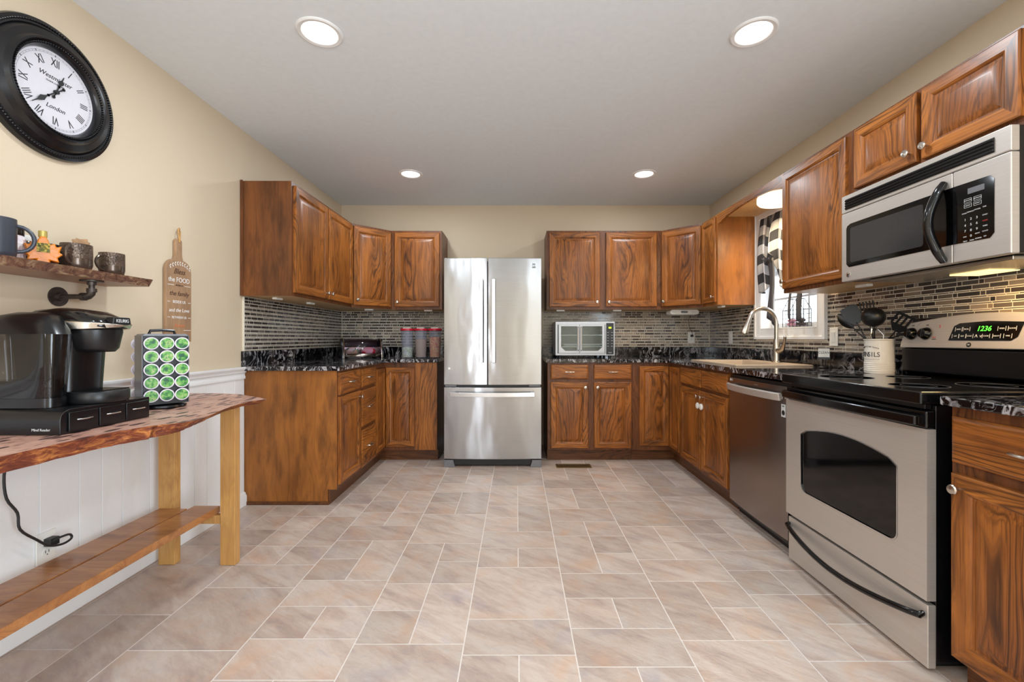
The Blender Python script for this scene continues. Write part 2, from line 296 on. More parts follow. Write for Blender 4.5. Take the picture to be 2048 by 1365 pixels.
# ------------------------------------------------------------------ mesh helpers
class MB:
    def __init__(s): s.v = []; s.f = []; s.m = []; s.c = []; s.uv = None
    def add(s, vs, fs, m=0, col=None):
        o = len(s.v); s.v += [tuple(x) for x in vs]
        for f in fs: s.f.append(tuple(i+o for i in f)); s.m.append(m); s.c.append(col)
        return s
    def box(s, x0, x1, y0, y1, z0, z1, m=0, fm=None, col=None):
        vs = [(x, y, z) for z in (z0, z1) for y in (y0, y1) for x in (x0, x1)]
        fs = [(0, 2, 3, 1), (4, 5, 7, 6), (0, 1, 5, 4), (2, 6, 7, 3), (0, 4, 6, 2), (1, 3, 7, 5)]  # bottom top front back left right
        o = len(s.m); s.add(vs, fs, m, col)
        if fm:
            for k, mm in fm.items(): s.m[o+'btfklr'.index(k)] = mm
        return s
    def prism(s, poly, z0, z1, m=0, axis='z', mtop=None, mbot=None, poly2=None):
        """poly in the plane across axis: z->(x,y), y->(x,z), x->(y,z)"""
        P = {'z': lambda a, b, h: (a, b, h), 'y': lambda a, b, h: (a, h, b), 'x': lambda a, b, h: (h, a, b)}[axis]
        q = poly2 or poly; n = len(poly)
        vs = [P(a, b, z0) for a, b in q]+[P(a, b, z1) for a, b in poly]
        ar = sum(poly[i][0]*poly[(i+1) % n][1]-poly[(i+1) % n][0]*poly[i][1] for i in range(n))
        flip = (ar < 0) ^ (axis == 'y')
        bot = tuple(range(n))[::-1]; top = tuple(range(n, 2*n)); sides = [(i, (i+1) % n, n+(i+1) % n, n+i) for i in range(n)]
        if flip: bot = bot[::-1]; top = top[::-1]; sides = [f[::-1] for f in sides]
        s.add(vs, sides, m); o = len(s.v)-2*n
        s.f.append(tuple(i+o for i in bot)); s.m.append(m if mbot is None else mbot); s.c.append(None)
        s.f.append(tuple(i+o for i in top)); s.m.append(m if mtop is None else mtop); s.c.append(None)
        return s
    def lathe(s, prof, c=(0, 0, 0), n=32, axis='z', m=0, sx=1, sy=1, cap=True):
        P = {'z': lambda a, b, h: (c[0]+a, c[1]+b, c[2]+h), 'y': lambda a, b, h: (c[0]+a, c[1]-h, c[2]+b), 'x': lambda a, b, h: (c[0]+h, c[1]+a, c[2]+b)}[axis]
        vs = []; fs = []
        for r, h in prof:
            for i in range(n): a = 2*PI*i/n; vs.append(P(r*sx*math.cos(a), r*sy*math.sin(a), h))
        k = len(prof)
        for j in range(k-1):
            for i in range(n):
                a, b = j*n+i, j*n+(i+1) % n; fs.append((a, b, b+n, a+n))
        if cap and prof[0][0] > 1e-6: fs.append(tuple(range(n))[::-1])
        if cap and prof[-1][0] > 1e-6: fs.append(tuple(range((k-1)*n, k*n)))
        return s.add(vs, fs, m)
    def cyl(s, c, r, h, n=24, axis='z', m=0, r2=None):
        return s.lathe([(r, 0), (r if r2 is None else r2, h)], c, n, axis, m)
    def tube(s, pts, r, n=10, m=0, cap=True, flat=None):
        pts = [Vector(p) for p in pts]; vs = []; fs = []; k = len(pts)
        rr = r if isinstance(r, (list, tuple)) else [r]*k
        ref = None
        for i, p in enumerate(pts):
            t = (pts[min(i+1, k-1)]-pts[max(i-1, 0)]).normalized()
            if ref is None:
                ref = Vector((0, 0, 1)) if abs(t.z) < .9 else Vector((1, 0, 0))
                ref = (ref-t*ref.dot(t)).normalized()
            else: ref = (ref-t*ref.dot(t)).normalized()
            b = t.cross(ref)
            for j in range(n):
                a = 2*PI*j/n; vs.append(p+(ref*math.cos(a)*(flat or 1)+b*math.sin(a))*rr[i])
        for i in range(k-1):
            for j in range(n):
                a, b_ = i*n+j, i*n+(j+1) % n; fs.append((a, b_, b_+n, a+n))
        if cap: fs += [tuple(range(n))[::-1], tuple(range((k-1)*n, k*n))]
        return s.add(vs, fs, m)
    def xf(s, mat, start=0):
        for i in range(start, len(s.v)): s.v[i] = tuple(mat @ Vector(s.v[i]))
        return s
    def build(s, name, mats, parent=None, bevel=0, seg=2, smooth=True, loc=None, rot=None, ang=35):
        me = bpy.data.meshes.new(name); me.from_pydata(s.v, [], s.f)
        if isinstance(mats, str): mats = [mats]
        for k in mats: me.materials.append(M[k])
        me.polygons.foreach_set('material_index', s.m)
        if any(c is not None for c in s.c):
            ca = me.color_attributes.new('tint', 'FLOAT_COLOR', 'CORNER')
            for p, c in zip(me.polygons, s.c):
                for li in p.loop_indices: ca.data[li].color = c or (1, 1, 1, 1)
        if s.uv:
            ul = me.uv_layers.new(name='UVMap')
            for p in me.polygons:
                for li in p.loop_indices: ul.data[li].uv = s.uv[me.loops[li].vertex_index]
        me.update()
        if smooth:
            me.polygons.foreach_set('use_smooth', [True]*len(me.polygons))
            if not bevel: me.set_sharp_from_angle(angle=math.radians(ang))
        o = bpy.data.objects.new(name, me); COL.objects.link(o)
        if bevel:
            b = o.modifiers.new('bevel', 'BEVEL'); b.width = bevel; b.segments = seg; b.limit_method = 'ANGLE'; b.angle_limit = math.radians(40); b.harden_normals = True
        if parent: o.parent = parent
        if loc: o.location = loc
        if rot: o.rotation_euler = rot
        return o

def tag(o, label, cat, group=None, kind=None):
    if label: o['label'] = label
    if cat: o['category'] = cat
    if group: o['group'] = group
    if kind: o['kind'] = kind
    return o
def thing(name, label, cat, loc, rz=0, group=None):
    o = bpy.data.objects.new(name, None); COL.objects.link(o); o.empty_display_size = .1
    o.location = loc; o.rotation_euler = (0, 0, rz)
    return tag(o, label, cat, group)
def dup(o, parent=None):
    c = o.copy(); COL.objects.link(c)
    if parent: c.parent = parent
    for ch in o.children:
        if ch.name in COL.objects: dup(ch, c)
    return c
LEFT, RIGHT, BACK = PI/2, -PI/2, 0.0
def text(body, size, mat, parent, loc, rot=(PI/2, 0, 0), name='lettering', shear=0, align='CENTER', sx=1, ext=.0004, space=1.0):
    cu = bpy.data.curves.new(name, 'FONT'); cu.body = body; cu.size = size; cu.extrude = ext; cu.align_x = align; cu.align_y = 'CENTER'
    cu.shear = shear; cu.resolution_u = 3; cu.space_character = space
    to = bpy.data.objects.new('tmp', cu); COL.objects.link(to); bpy.context.view_layer.update()
    me = bpy.data.meshes.new_from_object(to); bpy.data.objects.remove(to); bpy.data.curves.remove(cu)
    me.materials.clear(); me.materials.append(M[mat])
    o = bpy.data.objects.new(name, me); COL.objects.link(o); o.parent = parent; o.location = loc; o.rotation_euler = rot; o.scale = (sx, 1, 1)
    return o
def struct(o): o['kind'] = 'structure'; return o

# ------------------------------------------------------------------ room shell
XL, XR, YB, YR = -1.81, 2.0, 4.55, -2.3
b = MB()
b.box(XL, XR, YR, YB, -.10, -.0007, 0)
# modular stone pattern, read column by column from the photograph
U = .1955
COLS = {  # start depth, modules from near to far: H two halves, F full, S square, L stacked left + tall right, R tall left + stacked right
    -6: (1.10, 'FSHLFRSHFRLSHF'), -5: (1.02, 'SFHRLFSHLFRS'), -4: (.97, 'HFLSHFRLFSHRL'),
    -3: (1.5515-5*U, 'FHLF'+'SFHLRFHSLFR'), -2: (1.612-6*U, 'LFRF'+'HFLFHLSFHRLF'), -1: (1.584-6*U, 'RFHS'+'LRSLFHRSFLH'),
    0: (1.529-5*U, 'SFFH'+'FSHFLRSHLFRS'), 1: (1.474-5*U, 'LFRF'+'HFRHFRFLHSRF'), 2: (1.603-5*U, 'SFHF'+'RFRSFHRLSHF'),
    3: (1.50-5*U, 'HSFF'+'RHFLSFRHLFS'), 4: (1.56-5*U, 'FSHF'+'LRSFHRLFSH')}
CW = .395; X0 = -.189; g = .0023
def tile(x0, x1, y0, y1):
    x0, x1, y0, y1 = max(x0, XL), min(x1, XR), max(y0, YR), min(y1, YB)
    if x1-x0 < .01 or y1-y0 < .01: return
    col = (random.random(), random.random(), random.random(), 1)
    b.add([(x0+g, y0+g, 0), (x1-g, y0+g, 0), (x1-g, y1-g, 0), (x0+g, y1-g, 0)], [(0, 1, 2, 3)], 1, col)
for k in range(-5, 6):
    d0, seq = COLS.get(k, (1.1, 'SFHRLF')); xa = X0+k*CW; xm = xa+CW/2; xb = xa+CW
    y = d0; i = 0
    rnd = random.Random(k+50)
    pre = d0
    while pre > YR:
        tile(xa, xb, pre-U, pre) if rnd.random() < .6 else (tile(xa, xm, pre-U, pre), tile(xm, xb, pre-U, pre)); pre -= U
    while y < YB:
        c = seq[i] if i < len(seq) else rnd.choice('HFSLR'); i += 1
        if c == 'H': tile(xa, xm, y, y+U); tile(xm, xb, y, y+U); y += U
        elif c == 'F': tile(xa, xb, y, y+U); y += U
        elif c == 'S': tile(xa, xb, y, y+2*U); y += 2*U
        elif c == 'L': tile(xa, xm, y, y+U); tile(xa, xm, y+U, y+2*U); tile(xm, xb, y, y+2*U); y += 2*U
        else: tile(xm, xb, y, y+U); tile(xm, xb, y+U, y+2*U); tile(xa, xm, y, y+2*U); y += 2*U
struct(b.build('floor', ['grout', 'tile'], smooth=False))
T = .12
struct(MB().box(XL-T, XR+T, YR-T, YB+T, CEIL, CEIL+.1).build('ceiling', 'ceiling', smooth=False))
struct(MB().box(XL-T, XR+T, YB, YB+T, -.1, CEIL).build('wall_back', 'wall', smooth=False))
struct(MB().box(XL-T, XL, YR, YB, -.1, CEIL).build('wall_left', 'wall', smooth=False))
WD0, WD1, WZ0, WZ1 = 2.895, 3.585, 1.17, 2.07      # kitchen window opening
b = MB().box(XR, XR+T, -.38, WD0, -.1, CEIL).box(XR, XR+T, YR, -1.92, -.1, CEIL).box(XR, XR+T, -1.92, -.38, -.1, -.0016).box(XR, XR+T, -1.92, -.38, 2.08, CEIL).box(XR, XR+T, WD1, YB, -.1, CEIL).box(XR, XR+T, WD0, WD1, -.1, WZ0).box(XR, XR+T, WD0, WD1, WZ1, CEIL)  # the opening behind the camera is invented to let daylight in
struct(b.build('wall_right', 'wall', smooth=False))
b = MB().box(XL-T, -1.16, YR-T, YR, -.1, CEIL).box(-.92, XR+T, YR-T, YR, -.1, CEIL)
b.box(-1.16, -.92, YR-T, YR, -.1, .5).box(-1.16, -.92, YR-T, YR, 2.1, CEIL)  # unseen narrow opening, added for its light
struct(b.build('wall_rear', 'wall', smooth=False))
b = MB()
for xa, xb, za, zb in ((-1.16, -.92, .5, 2.1),):
    f = .05; ya, yb = YR-.08, YR-.02
    b.box(xa, xb, ya, yb, za, za+f).box(xa, xb, ya, yb, zb-f, zb).box(xa, xa+f, ya, yb, za+f, zb-f).box(xb-f, xb, ya, yb, za+f, zb-f)
struct(b.build('added_window_2', 'white', smooth=False))  # invented frame of the added rear opening, never in view
b = MB()
for ya, yb in ((-1.92, -1.15), (-1.15, -.38)):
    f = .05; xa, xb = XR+.03, XR+.09
    b.box(xa, xb, ya, yb, 0, f).box(xa, xb, ya, yb, 2.08-f, 2.08).box(xa, xb, ya, ya+f, f, 2.08-f).box(xa, xb, yb-f, yb, f, 2.08-f)
struct(b.build('door_1', 'white', smooth=False))  # invented patio door frame, added with the unseen daylight opening
# wainscot with grooved panels, chair rail and baseboard on the left wall
b = MB(); yend = 2.912
b.box(XL, XL+.006, YR, yend, 0, .84, 0)
ys = []
y = yend-.10
while y > YR: ys.append(y); y -= random.choice((.10, .21, .15, .10))
prev = yend
for y in ys:
    b.box(XL+.006, XL+.009, y+.0016, prev-.0016, .0, .84, 0); prev = y
b.box(XL+.006, XL+.009, YR, prev-.002, 0, .84)
struct(b.build('trim_1', 'white', bevel=.0015))
b = MB(); prof = [(0, .835), (.016, .835), (.018, .85), (.014, .858), (.014, .872), (.022, .878), (.024, .892), (.030, .898), (.034, .905), (.034, .915), (0, .915)]
b.prism([(XL+a, z) for a, z in prof], YR, yend, axis='y'); struct(b.build('trim_2', 'white', bevel=.0015))
b = MB(); prof = [(.010, 0), (.026, 0), (.026, .062), (.020, .072), (.018, .082), (.010, .088)]
b.prism([(XL+a, z) for a, z in prof], YR, yend, axis='y'); struct(b.build('baseboard_left', 'white', bevel=.001))
b = MB().box(-.70, .26, YB-.014, YB, 0, .085); struct(b.build('baseboard_back', 'white', bevel=.002))
# ---- window on the right wall
b = MB(); cw = .075
for (ya, yb, za, zb) in ((WD0-cw, WD0, WZ0-cw, WZ1+cw), (WD1, WD1+cw, WZ0-cw, WZ1+cw), (WD0, WD1, WZ0-cw, WZ0), (WD0, WD1, WZ1, WZ1+cw)):
    b.box(XR-.018, XR, ya, yb, za, zb)
for (ya, yb, za, zb) in ((WD0-cw, WD0-cw+.022, WZ0-cw, WZ1+cw), (WD1+cw-.022, WD1+cw, WZ0-cw, WZ1+cw), (WD0-cw+.022, WD1+cw-.022, WZ0-cw, WZ0-cw+.022), (WD0-cw+.022, WD1+cw-.022, WZ1+cw-.022, WZ1+cw)):
    b.box(XR-.028, XR-.018, ya, yb, za, zb)
for (ya, yb, za, zb) in ((WD0, WD0+.012, WZ0, WZ1), (WD1-.012, WD1, WZ0, WZ1), (WD0+.012, WD1-.012, WZ0, WZ0+.014), (WD0+.012, WD1-.012, WZ1-.012, WZ1)):
    b.box(XR-.018, XR+.115, ya, yb, za, zb)
win = thing('window_1', None, None, (0, 0, 0)); struct(win)
b.build('window_casing', 'white', win, bevel=.003)
b = MB(); ya, yb, za, zb = WD0+.013, WD1-.013, WZ0+.015, WZ1-.013; zm = 1.62
for (a0, a1, c0, c1, xo) in ((ya, yb, za, zm+.02, .075), (ya, yb, zm-.02, zb, .092)):
    s_ = .034; x0 = XR+xo; x1 = x0+.016
    b.box(x0, x1, a0, a1, c0, c0+s_).box(x0, x1, a0, a1, c1-s_, c1).box(x0, x1, a0, a0+s_, c0+s_, c1-s_).box(x0, x1, a1-s_, a1, c0+s_, c1-s_)
    for q in (1/3, 2/3): ym = a0+(a1-a0)*q; b.box(x0+.004, x1-.002, ym-.008, ym+.008, c0+s_, c1-s_)
    zq = (c0+c1)/2; b.box(x0+.005, x1-.003, a0+s_, a1-s_, zq-.008, zq+.008)
b.build('window_sash', 'white', win, bevel=.002)
MB().add([(XR+.083, ya+.03, za+.03), (XR+.083, yb-.03, za+.03), (XR+.083, yb-.03, zb-.03), (XR+.083, ya+.03, zb-.03)], [(0, 1, 2, 3)]).build('window_pane', 'glass', win, smooth=False)
# ---- recessed ceiling lights
lab = ['left recessed ceiling light nearest the camera', 'right recessed ceiling light nearest the camera', 'left recessed ceiling light farther from the camera, nearer the left cabinets', 'right recessed ceiling light farther from the camera, nearer the sink window']
proto = None
for i, (lx, ly) in enumerate(LIGHTS[:4]):
    if proto is None:
        t0 = thing('recessed_light', None, None, (lx, ly, CEIL))
        MB().lathe([(.074, -.001), (.078, -.006), (.092, -.008), (.098, -.004), (.099, 0)], n=48, cap=False).build('trim_ring', 'white', t0)
        MB().lathe([(0, -.0025), (.055, -.0035), (.074, -.002), (.076, -.0005)], n=40).build('lens', 'lens', t0)
        proto = t0; o = t0
    else: o = dup(proto); o.location = (lx, ly, CEIL)
    tag(o, lab[i], 'ceiling light', 'recessed lights in the kitchen ceiling')
# ---- glass mosaic backsplash
CM = [srgb(26, 22, 24), srgb(40, 35, 35), srgb(112, 101, 92), srgb(88, 80, 74), srgb(128, 116, 104), srgb(64, 58, 56), srgb(100, 92, 86), srgb(78, 72, 72)]
CM = [(x*.72, y*.74, z*.78, 1) for x, y, z, _ in CM]
CL = [srgb(64, 54, 50), srgb(150, 134, 116), srgb(160, 144, 128), srgb(132, 116, 104), srgb(90, 76, 68), srgb(168, 152, 136), srgb(140, 130, 118), srgb(50, 42, 40)]
def mosaic(b, kind, u0, u1, z0, z1, P, pal, holes=()):
    z = z1; tall = True; k = 0; g = .0018
    while z > z0+.004:
        h = .0205 if (k % 2 == 0 or k < 2) else .0075
        if k < 2: h = .0205
        h = min(h, z-z0); u = u0-random.random()*.06
        while u < u1:
            L = random.choice((.022, .048, .072, .072, .098)); a, c = max(u, u0), min(u+L, u1); u += L
            if c-a < .004: continue
            segs = [(a, c)]
            for (ha, hb, hz0, hz1) in holes:
                if z-h < hz1 and z > hz0:
                    ns = []
                    for (a_, c_) in segs:
                        if c_ <= ha or a_ >= hb: ns.append((a_, c_))
                        else:
                            if a_ < ha: ns.append((a_, ha))
                            if c_ > hb: ns.append((hb, c_))
                    segs = ns
            for (a_, c_) in segs:
                if c_-a_ < .004: continue
                p = [(a_+g, z-h+g), (c_-g, z-h+g), (c_-g, z-g), (a_+g, z-g)]
                vs = [P(uu, .004, zz) for uu, zz in p]+[P(uu, .0072, zz) for uu, zz in p]
                fs = [(4, 5, 6, 7), (0, 1, 5, 4), (1, 2, 6, 5), (2, 3, 7, 6), (3, 0, 4, 7)]
                if kind != 'back': fs = [f[::-1] for f in fs] if kind == 'left_' else fs
                b.add(vs, fs, 1, random.choice(pal))
        z -= h+.0005; k += 1
ZS0, ZS1 = 1.018, 1.378
PB = lambda u, d, z: (u, YB-d, z); PL = lambda u, d, z: (XL+d, u, z); PR = lambda u, d, z: (XR-d, -u, z)
b = MB(); b.box(XL+.0005, XL+.0065, 2.905, YB-.0005, ZS0, ZS1, 0).box(XL+.0065, -.70, YB-.0065, YB-.0005, ZS0, ZS1, 0).box(XL+.0066, XL+.009, 2.905, 2.915, ZS0, ZS1, 0)
mosaic(b, 'left', 2.918, YB-.009, ZS0, ZS1, PL, CM); mosaic(b, 'back', XL+.009, -.70, ZS0, ZS1, PB, CM+CM+CL)
tag(b.build('tile_backsplash', ['grout_b', 'mosaic'], smooth=False), 'dark grey glass mosaic backsplash left of the refrigerator, behind bread box and canisters', 'backsplash')
XQ = XR-.0005; b = MB(); b.box(.27, XR-.0065, YB-.0065, YB-.0005, ZS0, ZS1, 0)
b.box(XR-.0065, XQ, WD1+cw+.001, YB-.0005, ZS0, ZS1, 0).box(XR-.0065, XQ, .95, WD0-cw-.001, ZS0, ZS1, 0).box(XR-.0065, XQ, WD0-cw-.001, WD1+cw+.001, ZS0, WZ0-cw-.001, 0)
b.box(XR-.0065, XQ, 1.42, 2.19, .93, ZS0, 0)
mosaic(b, 'back', .275, XR-.009, ZS0, ZS1, PB, CL)
mosaic(b, 'right', -(YB-.009), -.95, ZS0, ZS1, PR, CM+CL, holes=[(-(WD1+cw+.001), -(WD0-cw-.001), WZ0-cw-.001, 3)])
tag(b.build('tile_backsplash', ['grout_b', 'mosaic'], smooth=False), 'brown and taupe glass mosaic backsplash behind the toaster oven, sink and range', 'backsplash')

# ------------------------------------------------------------------ cabinetry
def door_mesh(w, h, t=.019, st=.055, mats=(0, 1, 2)):
    b = MB()
    rings = [(0, 0), (0, -t+.004), (.005, -t), (st-.012, -t), (st-.004, -t+.004), (st, -t+.009), (st+.006, -t+.010), (st+.030, -t+.002), (st+.036, -t+.001)]
    vs = []
    for ins, y in rings:
        a, c = w/2-ins, h/2-ins; vs += [(-a, y, -c), (a, y, -c), (a, y, c), (-a, y, c)]
    b.add(vs, [(0, 3, 2, 1)], mats[0])
    for k in range(len(rings)-1):
        for j in range(4):
            i0, i1 = k*4+j, k*4+(j+1) % 4
            m = (mats[1] if j in (0, 2) else mats[0]) if k < 5 else mats[2]
            b.f.append((i0, i1, i1+4, i0+4)); b.m.append(m); b.c.append(None)
    n = len(vs); b.f.append((n-4, n-3, n-2, n-1)); b.m.append(mats[2]); b.c.append(None)
    return b
def drawer_mesh(w, h, t=.019):
    b = MB(); vs = []
    rings = [(0, 0), (0, -t+.007), (.004, -t+.003), (.012, -t), (.02, -t)]
    for ins, y in rings:
        a, c = w/2-ins, h/2-ins; vs += [(-a, y, -c), (a, y, -c), (a, y, c), (-a, y, c)]
    b.add(vs, [(0, 3, 2, 1)], 0)
    for k in range(len(rings)-1):
        for j in range(4):
            i0, i1 = k*4+j, k*4+(j+1) % 4; b.f.append((i0, i1, i1+4, i0+4)); b.m.append(0); b.c.append(None)
    n = len(vs); b.f.append((n-4, n-3, n-2, n-1)); b.m.append(0); b.c.append(None)
    return b
KNOB = [(0.0055, 0), (.0045, .008), (.006, .014), (.0145, .018), (.0155, .022), (.013, .026), (0, .028)]
def knob(par, x, z, y=-.019, s=1.0):
    MB().lathe([(r*s, h*s) for r, h in KNOB], n=20, axis='y').build('knob', 'nickel', par, loc=(x, y, z))
def pull(par, x, z, y=-.019, w=.085):
    pts = [(-w/2, 0, 0), (-w/2+.003, -.016, .0), (-w/4, -.023, 0), (0, -.026, 0), (w/4, -.023, 0), (w/2-.003, -.016, 0), (w/2, 0, 0)]
    MB().tube(pts, [.004, .004, .0045, .005, .0045, .004, .004], 8).build('handle', 'nickel', par, loc=(x, y, z))
def door(par, x0, x1, z0, z1, kn=None, loc0=(0, 0), st=.055, rz=0, name='door'):
    """loc0: local xy of the face origin; rz: turn of the face inside its cabinet"""
    cx = (x0+x1)/2; c, s_ = math.cos(rz), math.sin(rz)
    o = door_mesh(x1-x0, z1-z0, st=st).build(name, ['oak', 'oak_h', 'oak_panel'], par, loc=(loc0[0]+c*cx, loc0[1]+s_*cx, (z0+z1)/2), rot=(0, 0, rz), ang=20)
    if kn:
        sx = -1 if 'l' in kn else 1; sz = 1 if 't' in kn else -1
        knob(o, sx*((x1-x0)/2-.028), sz*((z1-z0)/2-.045))
    return o
def drawer(par, x0, x1, z0, z1, p=True, name='drawer'):
    o = drawer_mesh(x1-x0, z1-z0).build(name, ['oak_h'], par, loc=((x0+x1)/2, 0, (z0+z1)/2), ang=20)
    if p: pull(o, 0, 0)
    return o
BH = .888
def base_cab(label, loc, rz, w, depth=.6, endm='oak_dark'):
    t0 = thing('base_cabinet', label, 'cabinet', loc, rz)
    MB().box(0, w, 0, depth, .10, BH, 0).box(0, w, .06, depth, 0.001, .10, 0).build('cabinet_body', [endm], t0, bevel=.0015)
    MB().box(0, w, .048, .0595, 0, .10).build('toe_board', 'oak_dark_h', t0, bevel=.002)
    return t0
XF, YF = -1.19, 3.95
# -- left run
c = base_cab('stained wood base cabinet with one drawer over one door at the open left end', (XF, 2.918, 0), LEFT, .417, .617, 'oak_dark')
MB().box(-.004, -.0002, .0, .617, .10, BH).box(-.004, -.0002, .06, .617, 0, .10).build('end_panel', 'ply', c)
MB().box(-.012, -.0042, .05, .61, 0, .022).build('shoe_moulding', 'oak_dark_h', c, bevel=.002)
drawer(c, .014, .402, .724, .874); door(c, .014, .402, .128, .712, 'rt')
c = base_cab('narrow stained wood base cabinet with a stack of three drawers', (XF, 3.336, 0), LEFT, .352, .617)
drawer(c, .010, .342, .728, .868); drawer(c, .010, .342, .426, .707); drawer(c, .010, .342, .117, .402)
def poly_cab(name, label, poly, z0, z1, toe=None, toez=.1, mats=('oak_dark', 'raw')):
    t0 = thing(name, label, 'cabinet', (0, 0, 0))
    MB().prism(poly, z0, z1, 0, mbot=1).build('cabinet_body', mats, t0, bevel=.0015)
    if toe: MB().prism(toe, 0.0, toez-.0005, 0).build('toe_board', ['oak_dark_h'], t0, bevel=.002)
    return t0
c = poly_cab('corner_cabinet', 'stained wood corner base cabinet with folding corner door beside the refrigerator',
    [(XF, 3.690), (XF, YF), (-.712, YF), (-.712, 4.54), (-1.805, 4.54), (-1.805, 3.690)], .10, BH,
    [(XF-.05, 3.690), (XF-.05, YF+.05), (-.712, YF+.05), (-.712, 4.54), (-1.805, 4.54), (-1.805, 3.690)])
door(c, .010, .252, .135, .842, None, (XF, 3.690), .045, LEFT); door(c, .022, .278, .135, .842, None, (XF, YF), .05, 0)
MB().box(-.905, -.714, YF-.004, YF-.0002, .102, BH-.002).build('filler_panel', 'oak', c)
# -- right run, back wall
c = base_cab('wide stained wood base cabinet with two drawers over two doors right of the refrigerator', (.278, YF, 0), BACK, .766, .59)
drawer(c, .028, .364, .738, .868); drawer(c, .416, .750, .738, .868)
door(c, .028, .364, .119, .711, 'rt'); door(c, .416, .750, .119, .711, 'lt')
XG = 1.38
c = poly_cab('corner_cabinet', 'stained wood corner base cabinet with folding corner door beside the sink cabinet',
    [(1.0445, 4.54), (1.0445, YF), (XG, YF), (XG, 3.680), (1.99, 3.680), (1.99, 4.54)], .10, BH,
    [(1.0445, 4.54), (1.0445, YF+.05), (XG+.05, YF+.05), (XG+.05, 3.680), (1.99, 3.680), (1.99, 4.54)])
door(c, .055, .318, .14, .854, None, (1.0445, YF), .05, 0); door(c, .018, .264, .14, .854, None, (XG, YF), .045, RIGHT)
# sink cabinet
c = base_cab('stained wood sink cabinet with two false drawer fronts and two doors', (XG, 3.6795, 0), RIGHT, .84, .60)
for o_ in [ch for ch in c.children if ch.name.startswith('cabinet_body')]:
    bpy.data.objects.remove(o_)
b = MB().box(0, .84, 0, .02, .10, BH).box(0, .02, .02, .6, .10, BH).box(.82, .84, .02, .6, .10, BH).box(.02, .82, .02, .6, .10, .12).box(.02, .82, .585, .6, .12, .70).box(0, .84, .06, .6, .001, .10)
b.build('cabinet_body', 'oak_dark', c, bevel=.0015)
drawer(c, .014, .414, .735, .868, False, 'false_front'); drawer(c, .430, .830, .735, .868, False, 'false_front')
d1 = door(c, .014, .414, .125, .715, 'rt'); d2 = door(c, .430, .830, .125, .715, 'lt')
# child lock hooked over the two knobs: white plastic discs and bar
b = MB().lathe([(0, 0), (.022, .002), (.024, .010), (.018, .016), (0, .018)], (-.028, 0, 0), 20, 'y').lathe([(0, 0), (.022, .002), (.024, .010), (.018, .016), (0, .018)], (.034, 0, 0), 20, 'y').box(-.028, .034, -.010, -.003, -.008, .008)
o = b.build('cabinet_lock', 'plastic_w', None, loc=(XG-.0195, 3.6795-.420, .600), rot=(0, 0, RIGHT)); tag(o, 'white plastic child safety lock across the sink cabinet doors', 'lock')
# near cabinet
c = base_cab('stained wood base cabinet with drawer and door, nearest the camera right of the range', (1.388, 1.402, 0), RIGHT, .46, .60)
drawer(c, .012, .45, .712, .856); door(c, .012, .45, .100, .678, 'lt', st=.06)
# -- uppers
UZ0, UZ1 = 1.382, 2.135
def wall_cab(label, loc, rz, w, z0=UZ0, z1=UZ1, depth=.325, body='oak_dark'):
    t0 = thing('wall_cabinet', label, 'cabinet', loc, rz)
    MB().box(0, w, 0, depth, z0, z1, 0, fm={'b': 1}).build('cabinet_body', [body, 'raw'], t0, bevel=.0015)
    return t0
c = wall_cab('two-door stained wood wall cabinet at the left end above the bread box counter', (-1.475, 2.886, 0), LEFT, 1.052)
MB().box(-.004, -.0002, 0, .33, UZ0, UZ1).build('end_panel', 'ply_dark', c)
MB().box(-.010, -.0042, .316, .333, UZ0, UZ1+.006).build('scribe_moulding', 'oak_dark', c, bevel=.001)
door(c, .022, .520, UZ0+.024, UZ1-.022, 'r'); door(c, .538, 1.036, UZ0+.024, UZ1-.022, 'l')
c = poly_cab('corner_cabinet', 'angled stained wood wall cabinet in the left corner above the bread box',
    [(-1.475, 3.9395), (-1.20, 4.2145), (-1.20, 4.545), (-1.805, 4.545), (-1.805, 3.9395)], UZ0, UZ1)
W45 = .275*math.sqrt(2)
door(c, .012, W45-.012, UZ0+.024, UZ1-.022, 'l', (-1.475, 3.9395), .055, PI/4)
c = wall_cab('single-door stained wood wall cabinet left of the refrigerator', (-1.1995, 4.2145, 0), BACK, .487, depth=.33)
door(c, .035, .462, UZ0+.024, UZ1-.022, 'l')
c = wall_cab('two-door stained wood wall cabinet above the toaster oven', (.288, 4.2145, 0), BACK, 1.0995, depth=.33)
door(c, .026, .508, UZ0+.024, UZ1-.022, 'r'); door(c, .566, 1.052, UZ0+.024, UZ1-.022, 'l')
c = poly_cab('corner_cabinet', 'angled stained wood wall cabinet in the right corner above the wall outlet',
    [(1.665, 3.9395), (1.99, 3.9395), (1.99, 4.545), (1.388, 4.545), (1.388, 4.2145)], UZ0, UZ1)
door(c, .010, .382, UZ0+.024, UZ1-.022, 'l', (1.388, 4.2145), .055, -math.atan2(.275, .277))
c = wall_cab('narrow stained wood wall cabinet between the corner cabinet and the window', (1.667, 3.939, 0), RIGHT, .295, depth=.325, body='ply')
door(c, .012, .275, UZ0+.024, UZ1-.022, 'r', st=.05)
c = wall_cab('single-door stained wood wall cabinet with bold grain between window and microwave', (1.667, 2.746, 0), RIGHT, .562, depth=.325)
door(c, .012, .536, UZ0+.026, UZ1-.020, 'l', st=.05)
c = wall_cab('short two-door stained wood wall cabinet above the microwave', (1.667, 2.1835, 0), RIGHT, .760, 1.803, UZ1, .325)
door(c, .030, .366, 1.832, UZ1-.016, 'r'); door(c, .388, .742, 1.832, UZ1-.016, 'l')
